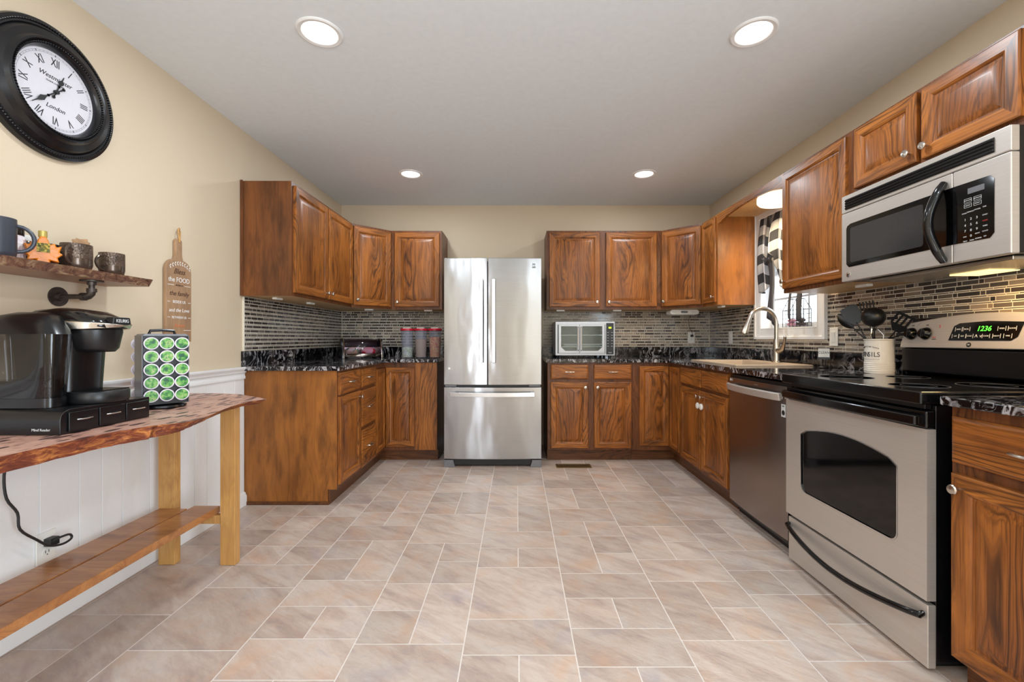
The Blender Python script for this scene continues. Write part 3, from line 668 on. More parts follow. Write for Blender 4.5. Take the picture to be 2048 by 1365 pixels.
# valance board and light panel over the window
n = 24; L = 3.6435-2.7465
low = [(L*i/n, 2.052+.040*math.sin(PI*min(1, max(0, (i/n-.06)/.88)))**.5 if 0 < i < n else 2.052) for i in range(n+1)]
b = MB().prism([(x, z) for x, z in low]+[(L, UZ1), (0, UZ1)], 0.0, .019, axis='y')
wv = thing('window_valance', 'arched stained wood valance board bridging the cabinets over the sink window', 'valance', (1.667, 3.6435, 0), RIGHT)
b.build('valance_board', 'oak_h', wv, bevel=.0015)
MB().box(0, L, .0195, .32, 2.112, 2.128).build('light_panel', 'raw', wv, bevel=.001)
t0 = thing('sink_light', 'round white glowing flush light under the valance above the sink', 'ceiling light', (1.832, 3.06, 2.112))
MB().lathe([(0, 0), (.128, 0), (.128, -.022), (.13, -.022)], n=40).build('light_base', 'white', t0)
MB().lathe([(.137, -.014), (.142, -.022), (.142, -.055), (.132, -.068), (.10, -.076), (0, -.080)], n=48).build('diffuser', 'lens_w', t0)
# under-cabinet pucks
pucks = [(-1.64, 3.02, LEFT, 'left end wall cabinet, nearer one'), (-1.60, 3.42, LEFT, 'left end wall cabinet, farther one'), (-1.40, 4.18, BACK, 'left corner wall cabinet'), (-.86, 4.30, BACK, 'wall cabinet left of the refrigerator'),
         (.43, 4.30, BACK, 'cabinet above the toaster oven'), (.98, 4.29, BACK, 'wall cabinet right of the toaster oven'), (1.76, 3.78, RIGHT, 'narrow wall cabinet by the window'), (1.80, 2.28, RIGHT, 'bold-grained wall cabinet left of the microwave')]
p0 = None
for x, y, rz, s_ in pucks:
    if p0 is None:
        p0 = MB().box(-.04, .04, -.016, .016, -.014, 0).build('puck_light', 'plastic_w', None, bevel=.003); o = p0
    else: o = p0.copy(); COL.objects.link(o)
    o.location = (x, y, UZ0); o.rotation_euler = (0, 0, rz)
    tag(o, 'small white light unit stuck under the '+s_, 'cabinet light', 'white light units under the wall cabinets')
# ------------------------------------------------------------------ counters
ZT = .918
def rounded(poly): return poly
t0 = thing('countertop', 'L-shaped black and white veined granite countertop left of the refrigerator', 'countertop', (0, 0, 0))
MB().prism([(XL+.001, 2.888), (XF+.028, 2.888), (XF+.028, YF-.07), (XF+.068, YF-.03), (-.70, YF-.03), (-.70, YB-.001), (XL+.001, YB-.001)], BH+.0005, ZT, 1, mtop=0).build('counter_slab', ['granite', 'granite_edge'], t0, bevel=.005, seg=3)
MB().box(XL+.001, XL+.021, 2.888, YB-.001, ZT, ZS0-.001).box(XL+.021, -.70, YB-.021, YB-.001, ZT, ZS0-.001).build('splash_strip', 'granite', t0, bevel=.002)
SX0, SX1, SY0, SY1 = 1.455, 1.925, 2.90, 3.60
t0 = thing('countertop', 'dark granite countertop with sink cutout running from toaster oven to range', 'countertop', (0, 0, 0))
b = MB(); XE = XG-.030
outer = [(.262, YF-.03), (XE-.04, YF-.03), (XE, YF-.07), (XE, 2.206), (XR-.001, 2.206), (XR-.001, YB-.001), (.262, YB-.001)]
# slab in pieces around the sink hole, one mesh
b.prism([(.262, YF-.03), (XE-.04, YF-.03), (XE, YF-.07), (XE, SY1), (XR-.001, SY1), (XR-.001, YB-.001), (.262, YB-.001)], BH+.0005, ZT, 1, mtop=0)
b.box(XE, SX0, SY0, SY1, BH+.0005, ZT, 1, {'t': 0}).box(SX1, XR-.001, SY0, SY1, BH+.0005, ZT, 1, {'t': 0}).box(XE, XR-.001, 2.206, SY0, BH+.0005, ZT, 1, {'t': 0})
b.build('counter_slab', ['granite', 'granite_edge'], t0)
MB().box(.262, XR-.021, YB-.021, YB-.001, ZT, ZS0-.001).box(XR-.021, XR-.001, 2.206, YB-.001, ZT, ZS0-.001).build('splash_strip', 'granite', t0, bevel=.002)
t0 = thing('countertop', 'short speckled granite countertop at the right edge beside the range', 'countertop', (0, 0, 0))
MB().box(1.352, XR-.001, .94, 1.408, BH+.0005, ZT, 1, {'t': 0}).build('counter_slab', ['granite', 'granite_edge'], t0, bevel=.006, seg=3)
MB().box(XR-.021, XR-.001, .94, 1.408, ZT, ZS0-.001).build('splash_strip', 'granite', t0, bevel=.002)
# sink
t0 = thing('kitchen_sink', 'tan composite drop-in sink set in the granite counter', 'sink', (0, 0, 0))
def ring(b, x0, x1, y0, y1, z): return [(x0, y0, z), (x1, y0, z), (x1, y1, z), (x0, y1, z)]
b = MB(); e = .02
rs = [ring(b, SX0-e, SX1+e, SY0-e, SY1+e, ZT+.0005), ring(b, SX0-e+.002, SX1+e-.002, SY0-e+.002, SY1+e-.002, ZT+.011), ring(b, SX0+.02, SX1-.085, SY0+.02, SY1-.02, ZT+.011),
      ring(b, SX0+.028, SX1-.093, SY0+.028, SY1-.028, ZT-.005), ring(b, SX0+.045, SX1-.11, SY0+.045, SY1-.045, ZT-.19)]
vs = sum(rs, []); fs = [(4*k+j, 4*k+(j+1) % 4, 4*k+4+(j+1) % 4, 4*k+4+j) for k in range(4) for j in range(4)]+[(16, 17, 18, 19)]
b.add(vs, fs); b.build('sink_basin', 'sink', t0, bevel=.003)
MB().cyl((1.66, 3.25, ZT-.189), .045, .004).build('drain', 'nickel', t0)
t0 = thing('faucet', 'brushed nickel gooseneck faucet with side lever behind the sink', 'faucet', (1.885, 3.19, ZT+.0115))
MB().lathe([(.034, 0), (.034, .004), (.027, .010), (.024, .03), (.025, .10), (.022, .135), (.016, .17)], n=28).build('faucet_body', 'nickel', t0)
pts = []; R = .10
pts.append((0, 0, .16)); pts.append((0, 0, .28))
for k in range(0, 13): a = PI*k/12*.93; pts.append((-R+R*math.cos(a), .0-.0*k, .29+R*math.sin(a)))
lx, lz = pts[-1][0], pts[-1][2]
MB().tube(pts, .0150, 14).build('spout', 'nickel', t0)
d = (Vector(pts[-1])-Vector(pts[-2])).normalized(); p0_ = Vector(pts[-1])
MB().tube([p0_, p0_+d*.02, p0_+d*.10, p0_+d*.112], [.0145, .0155, .024, .022], 18).build('spray_head', 'nickel', t0)
MB().tube([(0, -.02, .085), (0, -.05, .090), (-.002, -.075, .10), (-.004, -.10, .145), (-.006, -.112, .185), (-.006, -.113, .192)], [.021, .020, .016, .009, .010, .005], 12).build('lever', 'nickel', t0)
# ------------------------------------------------------------------ refrigerator
fr = thing('refrigerator', 'tall stainless steel french door refrigerator with bottom freezer in the middle of the back wall', 'refrigerator', (-.204, 3.742, 0))
MB().box(-.405, .405, .075, .76, .045, 1.775).build('cabinet_body', 'grey', fr, bevel=.004)
def bowed(x0, x1, z0, z1, bow=.016, t=.065, n=12, full=.417):
    pts = []
    for i in range(n+1):
        x = x0+(x1-x0)*i/n; pts.append((x, .004+bow*(x/full)**2))
    pts = [(x0+.0, t)]+pts+[(x1, t)]
    return MB().prism(pts[::-1], z0, z1)
SPL = -.042
bowed(-.417, SPL-.004, .706, 1.789).build('door', 'steel', fr, bevel=.003, ang=50)
bowed(SPL+.004, .417, .706, 1.789).build('door', 'steel', fr, bevel=.003)
bowed(-.417, .417, .072, .684).build('freezer_drawer', 'steel', fr, bevel=.003)
ch = {o.name.split('.')[0]+str(i): o for i, o in enumerate(fr.children)}
drs = [o for o in fr.children if o.name.startswith('door')]; fz = [o for o in fr.children if o.name.startswith('freezer')][0]
for dd, xa, xb in ((drs[0], -.110, -.078), (drs[1], -.006, .026)):
    b = MB().box(xa, xb, -.052, -.038, .896, 1.606).box(xa+.004, xb-.004, -.038, .006, .91, .94).box(xa+.004, xb-.004, -.038, .006, 1.56, 1.59)
    b.build('handle', 'chrome_b', dd, bevel=.004)
pts = [(-.357+.714*i/14, -.03-.030*math.sin(PI*i/14), .628) for i in range(15)]
b = MB(); vs = []
for x, y, z in pts: vs += [(x, y, z-.018), (x, y, z+.018), (x, y+.012, z+.018), (x, y+.012, z-.018)]
fs = [(4*k+j, 4*k+4+j, 4*k+4+(j+1) % 4, 4*k+(j+1) % 4) for k in range(14) for j in range(4)]+[(0, 1, 2, 3), (59, 58, 57, 56)]
b.add(vs, fs); b.box(-.352, -.325, -.028, .02, .615, .641).box(.325, .352, -.028, .02, .615, .641).build('handle', 'chrome_b', fz, bevel=.002)
MB().box(-.40, .40, .05, .09, .685, .705).build('door_gasket', 'black_m', fr)
MB().box(-.335, .335, .045, .07, .012, .065).build('kick_grille', 'black_m', fr, bevel=.003)
for sx in (-1, 1): MB().prism([(sx*.417, 0), (sx*.417, .062), (sx*.335, .062), (sx*.335, .045), (sx*.32, .0)][::sx], .02, .09, axis='y').build('foot', 'grey', fr, bevel=.003)
for sx, xx in ((-1, -.36), (1, .36)): MB().box(xx-.05, xx+.05, .03, .07, .688, .703).build('hinge_cover', 'grey', fr, bevel=.003)
MB().box(-.40, -.30, .10, .2, 1.775, 1.79).box(.30, .40, .10, .2, 1.775, 1.79).build('hinge_cover', 'grey', fr, bevel=.004)
text('M', .026, 'ink', drs[1], (.352, .0135, 1.733), name='emblem', sx=1.2); MB().box(.338, .366, .0125, .0145, 1.714, 1.717).box(.338, .366, .0125, .0145, 1.706, 1.710).build('emblem', 'ink', drs[1])
MB().lathe([(0, 0), (.010, .001), (.010, .003), (0, .003)], (-.370, .0165, .846), 16, 'y').build('door_sticker', 'plastic_w', drs[0])
# ------------------------------------------------------------------ dishwasher
dw = thing('dishwasher', 'dark stainless dishwasher with curved bar handle between sink cabinet and range', 'dishwasher', (1.352, 2.8205, 0), RIGHT)
MB().box(.004, .606, .032, .60, .05, .872).build('tub_body', 'black_m', dw)
b = MB(); pts = [(.604*i/12, .004+.010*(2*i/12-1)**2) for i in range(13)]
do = b.prism(([(0, .03)]+pts+[(.604, .03)])[::-1], .080, .857).build('door', 'steel_d', dw, bevel=.003)
MB().box(.01, .60, .07, .10, .002, .05).build('toe_kick', 'black_m', dw)
b = MB(); vs = []; n = 16
for i in range(n+1):
    x = .022+.555*i/n; y = -.012-.030*math.sin(PI*i/n)**.6; z = .803
    vs += [(x, y, z-.021), (x, y-.006, z+.016), (x, y+.010, z+.021), (x, y+.012, z-.018)]
fs = [(4*k+j, 4*k+4+j, 4*k+4+(j+1) % 4, 4*k+(j+1) % 4) for k in range(n) for j in range(4)]+[(0, 1, 2, 3), (4*n+3, 4*n+2, 4*n+1, 4*n)]
b.add(vs, fs); b.box(.024, .05, -.012, .01, .79, .815).box(.548, .575, -.012, .01, .79, .815).build('handle', 'steel_r', do, bevel=.003)
text('LG', .020, 'legend', do, (.040, .011, .842)); MB().lathe([(0, 0), (.008, 0), (.008, .001), (0, .001)], (.020, .0115, .842), 16, 'y').build('emblem', 'legend', do)
text('. . . .', .02, 'legend', do, (.33, .003, .845))
MB().box(.557, .593, .0095, .0115, .70, .765).build('sticker', 'legend', do); text('10', .024, 'ink', do, (.575, .0090, .722)); MB().lathe([(.010, 0), (.013, 0), (.013, .0006), (.010, .0006)], (.575, .0094, .722), 20, 'y').build('sticker_print', 'ink', do); text('ABC', .010, 'ink', do, (.575, .0090, .755))
# ------------------------------------------------------------------ range
rg = thing('range', 'freestanding stainless and black electric range with glass cooktop right of the dishwasher', 'range', (1.345, 2.197, 0), RIGHT)
MB().box(.008, .749, .035, .60, .03, .880).build('oven_body', 'black_s', rg, bevel=.003)
MB().box(.03, .72, .06, .50, .0005, .03).build('base_plinth', 'black_m', rg)
ck = MB().box(.0, .757, -.022, .625, .883, .926).build('cooktop', 'black', rg, bevel=.006, seg=3)
for cx, cy, r in ((.20, .15, .10), (.56, .15, .085), (.20, .43, .075), (.56, .43, .10)):
    MB().lathe([(r, 0), (r+.0025, 0), (r+.0025, .0004), (r, .0004), (r, 0)], (cx, cy, .9262), 48).lathe([(r*.6, 0), (r*.6+.0015, 0), (r*.6+.0015, .0004), (r*.6, .0004), (r*.6, 0)], (cx, cy, .9262), 48).build('burner_ring', 'grey', ck)
# oven door: stainless frame with an arched window
ZA, ZB = .238, .802
def arch(x0, x1, z0, z1, rise, r=.03, n=14):
    p = []
    for cx, cz, a0 in ((x1-r, z0+r, -PI/2),):
        p += [(cx+r*math.cos(a0+PI/2*k/4), cz+r*math.sin(a0+PI/2*k/4)) for k in range(5)]
    xs = [x1-(x1-x0)*i/n for i in range(n+1)]
    rr = .018
    for x in xs:
        u = (x-x0)/(x1-x0); p.append((x, z1+rise*math.sin(PI*u)**.9 - (0.012 if u in (0, 1) else 0)))
    cx, cz = x0+r, z0+r
    p += [(cx+r*math.cos(PI+PI/2*k/4), cz+r*math.sin(PI+PI/2*k/4)) for k in range(5)]
    return p
def frame_with_hole(b, x0, x1, z0, z1, hole, y0, y1, m=0):
    """rectangular plate with a hole (ccw outline); outer loop sampled with the same count"""
    cx = sum(p[0] for p in hole)/len(hole); cz = sum(p[1] for p in hole)/len(hole)
    out = []
    for hx, hz in hole:
        dx, dz = hx-cx, hz-cz
        k = min(((x1-cx)/dx if dx > 0 else (x0-cx)/dx) if abs(dx) > 1e-9 else 1e9, ((z1-cz)/dz if dz > 0 else (z0-cz)/dz) if abs(dz) > 1e-9 else 1e9)
        out.append([cx+dx*k, cz+dz*k])
    for X, Z in ((x0, z0), (x1, z0), (x1, z1), (x0, z1)):
        i = min(range(len(out)), key=lambda q: (out[q][0]-X)**2+(out[q][1]-Z)**2); out[i] = [X, Z]
    n = len(hole)
    vs = [(x, y0, z) for x, z in out]+[(x, y0, z) for x, z in hole]+[(x, y1, z) for x, z in out]+[(x, y1, z) for x, z in hole]
    fs = []
    for i in range(n):
        j = (i+1) % n
        fs += [(i, j, n+j, n+i), (2*n+j, 2*n+i, 3*n+i, 3*n+j), (j, i, 2*n+i, 2*n+j), (n+i, n+j, 3*n+j, 3*n+i)]
    return b.add(vs, fs, m)
hole = arch(.118, .640, .382, .660, .040)
b = MB(); frame_with_hole(b, .002, .755, ZA, ZB, hole, 0, .030)
dr = b.build('oven_door', 'steel_r', rg, smooth=False)
MB().prism([(x, z) for x, z in hole], .004, .010, axis='y').build('oven_window', 'display', dr, smooth=False)
hl = [((x-.379)*1.012+.379, (z-.52)*1.02+.52) for x, z in hole]
b = MB(); n = len(hole); vs = [(x, -.0015, z) for x, z in hl]+[(x, -.0015, z) for x, z in hole]+[(x, .004, z) for x, z in hole]
b.add(vs, [(i, (i+1) % n, n+(i+1) % n, n+i) for i in range(n)]+[(n+i, n+(i+1) % n, 2*n+(i+1) % n, 2*n+i) for i in range(n)]).build('window_bezel', 'chrome', dr, smooth=False)
MB().box(.004, .753, .0, .030, ZB+.001, .862).build('door_cap', 'black', rg, bevel=.006, seg=3)
b = MB(); n = 16; vs = []
for i in range(n+1):
    x = .012+.731*i/n; y = -.030-.012*math.sin(PI*i/n); vs += [(x, y, .812), (x, y, .845), (x, y+.018, .850), (x, y+.018, .810)]
fs = [(4*k+j, 4*k+4+j, 4*k+4+(j+1) % 4, 4*k+(j+1) % 4) for k in range(n) for j in range(4)]+[(0, 1, 2, 3), (4*n+3, 4*n+2, 4*n+1, 4*n)]
b.add(vs, fs).box(.012, .06, -.02, .004, .816, .846).box(.695, .743, -.02, .004, .816, .846).build('oven_handle', 'black', dr, bevel=.006, seg=3)
MB().box(.02, .735, .012, .033, .866, .8825).build('vent_strip', 'black_m', rg, bevel=.002)
sd = MB().box(.012, .752, .006, .034, .014, .222).build('storage_drawer', 'steel_r', rg, bevel=.003)
pts = [(.020+.715*i/20, -.006-.036*math.sin(PI*i/20)**.7, .182-.042*math.sin(PI*i/20)) for i in range(21)]
b = MB().tube([(.020, .008, .19)]+pts+[(.735, .008, .19)], [.008]+[.011]*21+[.008], 12).build('drawer_handle', 'black', sd)
# backguard
bg = MB().prism([(.60, .926), (.575, .945), (.572, 1.05), (.60, 1.06), (.628, 1.20), (.640, 1.20), (.640, .926)], .006, .751, axis='x').build('backguard', 'black_s', rg, bevel=.004)
pan = thing('control_panel', None, None, (0, .572, 1.056)); pan.parent = rg; pan.rotation_euler = (-.16, 0, 0)
bpy.data.objects.remove(pan)
def P2(x, z): return (x, z)
po = [(.002, 0), (.755, 0), (.752, .03), (.728, .118)]+[(.728-.70*i/14, .118+.034*math.sin(PI*i/14)) for i in range(1, 14)]+[(.028, .118), (.005, .03)]
pn = MB().prism(po, -.004, .012, axis='y').build('control_panel', 'steel_r', rg, bevel=.004, seg=3, loc=(0, .570, 1.058), rot=(-.16, 0, 0))
MB().prism([(.245, .034), (.492, .034), (.514, .050), (.530, .108), (.40, .116), (.285, .110), (.262, .098)], -.0065, -.004, axis='y').build('display_panel', 'display', pn, bevel=.001)
text('1236', .030, 'digits', pn, (.388, -.0070, .083), sx=.95, shear=.2, name='clock_digits')
for x, z, s_ in ((.285, .083, 'BAKE'), (.318, .083, 'BROIL'), (.275, .053, 'OFF'), (.305, .053, 'SELF'), (.335, .053, 'START'), (.40, .053, 'COOK'), (.455, .083, 'TIMER'), (.492, .083, 'CLOCK'), (.440, .053, 'DELAY'), (.480, .053, 'TIME')):
    text(s_, .0075, 'legend', pn, (x, -.0070, z))
    b = MB()
    for a0, a1 in ((-.015, -.0135), (.0135, .015)): b.box(x+a0, x+a1, -.0070, -.0065, z-.009, z+.009)
    b.build('button_outline', 'legend', pn, smooth=False)
text('^', .03, 'legend', pn, (.362, -.0070, .048)); text('v', .02, 'legend', pn, (.380, -.0070, .053))
for x in (.060, .134, .624, .698):
    MB().lathe([(.027, 0), (.030, .004), (.028, .010), (.022, .022), (.020, .026), (0, .027)], (x, -.004, .066), 28, 'y').box(x-.004, x+.004, -.034, -.026, .046, .086).build('control_knob', 'black', pn, bevel=.0015)
    text('- - - -', .009, 'ink', pn, (x, -.0046, .026)); text('OFF', .008, 'ink', pn, (x, -.0046, .106))
text('2', .018, 'legend_r', pn, (.196, -.0046, .098)); text('HOT', .008, 'legend_r', pn, (.176, -.0046, .048)); text('SURFACE', .005, 'ink', pn, (.176, -.0046, .040))
MB().lathe([(0, 0), (.010, 0), (.010, .0012), (0, .0012)], (.335, -.004, .016), 20, 'y').build('emblem', 'ink', pn); text('GE', .009, 'legend', pn, (.335, -.0056, .016))
# ------------------------------------------------------------------ microwave
mw = thing('microwave', 'stainless over-the-range microwave with black curved handle mounted under the short cabinet', 'microwave', (1.61, 2.180, 1.379), RIGHT)
MB().box(.004, .744, .030, .385, .004, .421).build('oven_case', 'black_s', mw, bevel=.003)
b = MB().box(0, .748, 0, .030, .336, .421); b.build('top_grille', 'steel_r', mw, bevel=.004, seg=3)
b = MB().box(.028, .698, -.002, .004, .350, .400); gr = b.build('vent_recess', 'black_m', mw)
for k in range(4): MB().box(.028, .698, -.006, -.0005, .3525+.012*k, .3605+.012*k).build('louvre', 'black', gr, bevel=.002)
def rrect(x0, x1, z0, z1, r, n=5):
    p = []
    for cx, cz, a0 in ((x1-r, z0+r, -PI/2), (x1-r, z1-r, 0), (x0+r, z1-r, PI/2), (x0+r, z0+r, PI)):
        p += [(cx+r*math.cos(a0+PI/2*k/n), cz+r*math.sin(a0+PI/2*k/n)) for k in range(n+1)]
    return p
md = MB().box(0, .5545, 0, .030, 0, .3335).build('door', 'steel_r', mw, bevel=.004, seg=3)
cp = MB().box(.5565, .748, 0, .030, 0, .3335).build('control_panel', 'steel_r', mw, bevel=.004, seg=3)
MB().prism(rrect(.034, .5545, .068, .279, .016)[:0]+[(.034, .084), (.050, .068), (.5545, .068), (.5545, .279), (.060, .276), (.040, .268), (.034, .255)], -.0015, .002, axis='y').build('door_window', 'display', md, smooth=False)
MB().prism([(.5565, .068), (.684, .064), (.698, .080), (.698, .262), (.686, .277), (.5565, .279)], -.0015, .002, axis='y').build('keypad', 'display', cp, smooth=False)
MB().prism(rrect(.06, .44, .088, .255, .012), -.0022, -.0015, axis='y').build('window_mesh', 'grey_dk', md, smooth=False)
pts = [(.508+.018*math.cos(PI*i/16)**2, -.003-.044*math.sin(PI*i/16)**.75, .010+.295*i/16) for i in range(17)]
MB().tube(pts, [.012, .014]+[.0155]*13+[.014, .012], 14).build('door_handle', 'black', md)
MB().box(.612, .668, -.0024, -.0015, .236, .256).build('display', 'grey', cp)
for r in range(3):
    for q in range(3): text(str(r*3+q+1), .012, 'legend', cp, (.603+q*.020, -.002, .146-r*.020))
text('0', .012, 'legend', cp, (.623, -.002, .086))
for q, s_ in enumerate(('POPCORN', 'BEVERAGE')):
    for r in range(2):
        x, z = .612+q*.033, .214-r*.018; text(s_ if not r else 'REHEAT', .005, 'legend', cp, (x, -.002, z))
        b = MB(); 
        for xa, xb, za, zb in ((-.013, .013, .006, .007), (-.013, .013, -.007, -.006), (-.013, -.012, -.007, .007), (.012, .013, -.007, .007)): b.box(x+xa, x+xb, -.0020, -.0015, z+za, z+zb)
        b.build('button_outline', 'legend', cp, smooth=False)
for x, z, s_, c_ in ((.600, .170, 'COOK', 'legend'), (.622, .172, 'DEFROST', 'legend'), (.645, .174, 'POWER', 'legend'), (.668, .176, 'TIME', 'legend'), (.670, .148, 'START', 'legend'), (.670, .128, 'CLEAR', 'legend_r'), (.670, .110, 'TIMER', 'legend'), (.670, .092, 'CLOCK', 'legend'), (.602, .086, 'FAN', 'legend'), (.645, .090, 'LIGHT', 'legend'), (.603, .070, 'VENT', 'legend'), (.626, .070, 'TURN', 'legend'), (.648, .072, 'REMIND', 'legend'), (.670, .074, 'SET', 'legend')):
    text(s_, .0058, c_, cp, (x, -.002, z))
MB().lathe([(0, 0), (.012, 0), (.012, .002), (.009, .0025), (0, .0025)], (.046, 0, .032), 24, 'y').build('emblem', 'chrome', md); text('GE', .010, 'ink', md, (.046, -.0030, .032))
MB().box(.10, .70, .06, .30, -.012, .0035).build('underside_filter', 'nickel', mw, bevel=.003)
MB().box(.335, .490, .205, .325, -.016, -.0122).build('hood_lens', 'lens_o', mw, bevel=.001)
# ------------------------------------------------------------------ toaster oven
to = thing('toaster_oven', 'silver french door toaster oven on the granite right of the refrigerator', 'toaster oven', (.366, 4.14, ZT))
MB().box(0, .560, .012, .345, .022, .345).build('oven_shell', 'oven_steel', to, bevel=.008, seg=3)
for x in (.03, .50):
    for y in (.03, .30): MB().cyl((x+.015, y, .0005), .014, .022, 16).build('foot', 'black_m', to)
fr_ = MB().box(0, .560, 0, .012, .024, .343).build('front_frame', 'oven_steel', to, bevel=.003)
MB().box(.020, .470, -.003, .004, .045, .315).build('door_recess', 'cavity', to)
for i, (xa, xb) in enumerate(((.030, .224), (.228, .460))):
    b = MB(); s_ = .022; ch_ = .045
    hol = [(xa+(ch_ if i == 0 else 0)+s_*(i == 0), .075), (xb-(ch_ if i == 1 else 0)-s_*(i == 1), .075)]
    hol = [(xa+s_+(.04 if i == 0 else 0), .068), (xb-s_-(.04 if i == 1 else 0), .068)]+([(xb-s_, .068+.035)] if i == 1 else [])+[(xb-s_, .300), (xa+s_, .300)]+([(xa+s_, .068+.035)] if i == 0 else [])
    frame_with_hole(b, xa, xb, .048, .313, hol, -.016, -.004); dd = b.build('oven_door', 'oven_steel', to, smooth=False)
    MB().prism(hol, -.010, -.008, axis='y').build('door_glass', 'glass_smoke2', dd, smooth=False)
    hx = .212 if i == 0 else .240
    MB().tube([(hx, -.014, .07), (hx, -.034, .08), (hx, -.034, .285), (hx, -.014, .295)], .006, 10).build('door_handle', 'chrome', dd)
MB().box(.03, .46, -.0035, -.0030, .13, .132).build('wire_rack', 'chrome', to)
for zz in (.105, .215): MB().box(.04, .45, -.0045, -.0031, zz, zz+.004).build('wire_rack', 'chrome', to)
MB().box(.08, .42, -.0045, -.0031, .118, .136).build('baking_tray', 'legend', to)
kp = MB().box(.478, .548, -.003, .002, .034, .330).build('keypad', 'black_m', to, bevel=.001)
MB().box(.500, .526, -.0042, -.003, .278, .294).build('display', 'digits_y', kp)
for r in range(6):
    for xx in (.494, .532):
        MB().box(xx-.008, xx+.008, -.0040, -.003, .240-r*.026, .243-r*.026).build('button_mark', 'legend', kp)
text('Oster', .014, 'legend', kp, (.513, -.0038, .052), shear=.2)
# ------------------------------------------------------------------ bread box
bx = thing('bread_box', 'roll top stainless bread box with tinted window in the left counter corner', 'bread box', (-1.475, 4.175, ZT), .52)
prof = [(.11, .002), (.11, .15)]+[(.11-.125+.125*math.cos(a)-.0, .06+.125*math.sin(a)) for a in [PI/2*k/8*1.0 for k in range(9)]][::1]
H = .185; D0 = .235
def bbprof(k=1.0):
    p = [(.115, .0015), (.115, H-.05)]
    for i in range(13):
        a = PI*i/12*.62+.25
        p.append((.0+.115*math.cos(a)*1.0, .075+.110*math.sin(a)))
    p += [(-.115, .045), (-.115, .0015)]
    return p
PP = bbprof()
for xa, xb in ((-.185, -.168), (.168, .185)):
    MB().prism(PP, xa, xb, axis='x').build('side_panel', 'black_s', bx, bevel=.003)
    e = 1 if xa > 0 else -1
    MB().tube([(xa if e > 0 else xb, y*1.01, z+.001) for y, z in PP[2:]], .006, 8).build('trim_band', 'chrome', bx)
MB().box(-.1675, .1675, -.112, .112, .0015, .010).build('base_tray', 'black_s', bx)
MB().prism([p for p in [(.112, .011), (.112, .135), (.110, .115), (.104, .011)]], -.1675, .1675, axis='x').build('back_panel', 'steel_d', bx)
def shell(i0, i1, mat, name, k=.985):
    b = MB(); q = PP[i0:i1]; vs = []
    for x in (-.167, .167):
        for y, z in q: vs.append((x, y*k, z if z < .02 else z*k))
    n = len(q); fs = [(i, i+1, n+i+1, n+i) for i in range(n-1)]; b.add(vs, fs)
    o = b.build(name, mat, bx, ang=60); so = o.modifiers.new('thickness', 'SOLIDIFY'); so.thickness = .003; return o
shell(1, 9, 'lid_grey', 'lid'); shell(8, 16, 'glass_lid', 'lid_window'); shell(15, 17, 'steel_d', 'lower_lip')
def bag(name, label, loc, rz, sx, sy, sz, mat, n=18):
    b = MB(); pr = []
    for i in range(11):
        u = i/10; pr.append((max(.0, math.sin(PI*u))**.45, -1+2*u))
    b.lathe([(r*sy, h*sx) for r, h in pr], n=n, axis='x')
    for i, v_ in enumerate(b.v): b.v[i] = (v_[0], v_[1]*(1+.08*math.sin(v_[0]*70)), max(-sz*.98, v_[2]*sz/sy))
    o = b.build(name, mat, None, loc=loc, rot=(0, 0, rz)); tag(o, label, 'bread'); return o
bag('bread_bag', 'green and white bread bag behind the bread box window at its left', (-1.540, 4.125, ZT+.058), .52, .065, .050, .046, 'bread')
bag('bread_bag', 'red bread bag behind the bread box window at its right', (-1.412, 4.198, ZT+.058), .52, .070, .050, .046, 'bread_r')
# ------------------------------------------------------------------ cereal canisters
for x, fh, mt, what in ((-1.035, .10, 'cereal1', 'pale green pieces, nearest the bread box'), (-.905, .175, 'cereal2', 'tan ground meal, middle of the three'), (-.772, .195, 'cereal3', 'orange hoop cereal, beside the refrigerator')):
    t0 = thing('canister', 'clear tapered canister with red lid holding '+what, 'canister', (x, 4.17, ZT), 0, 'red lidded canisters on the counter')
    MB().lathe([(.048, .001), (.050, .004), (.060, .262), (.0585, .262), (.0485, .006), (0, .006)], n=36).build('canister_jar', 'glass_canister', t0)
    MB().lathe([(.0465, .008), (.0475+.010*fh/.262, fh), (.02, fh+.006), (0, fh+.004)], n=32).build('contents', mt, t0)
    MB().lathe([(.0615, .258), (.065, .260), (.065, .274), (.060, .278), (.045, .278), (0, .278)], n=36).build('lid', 'red', t0)
    MB().box(-.035, .035, -.03, .03, .2785, .286).build('pour_flap', 'plastic_w', t0, bevel=.003)
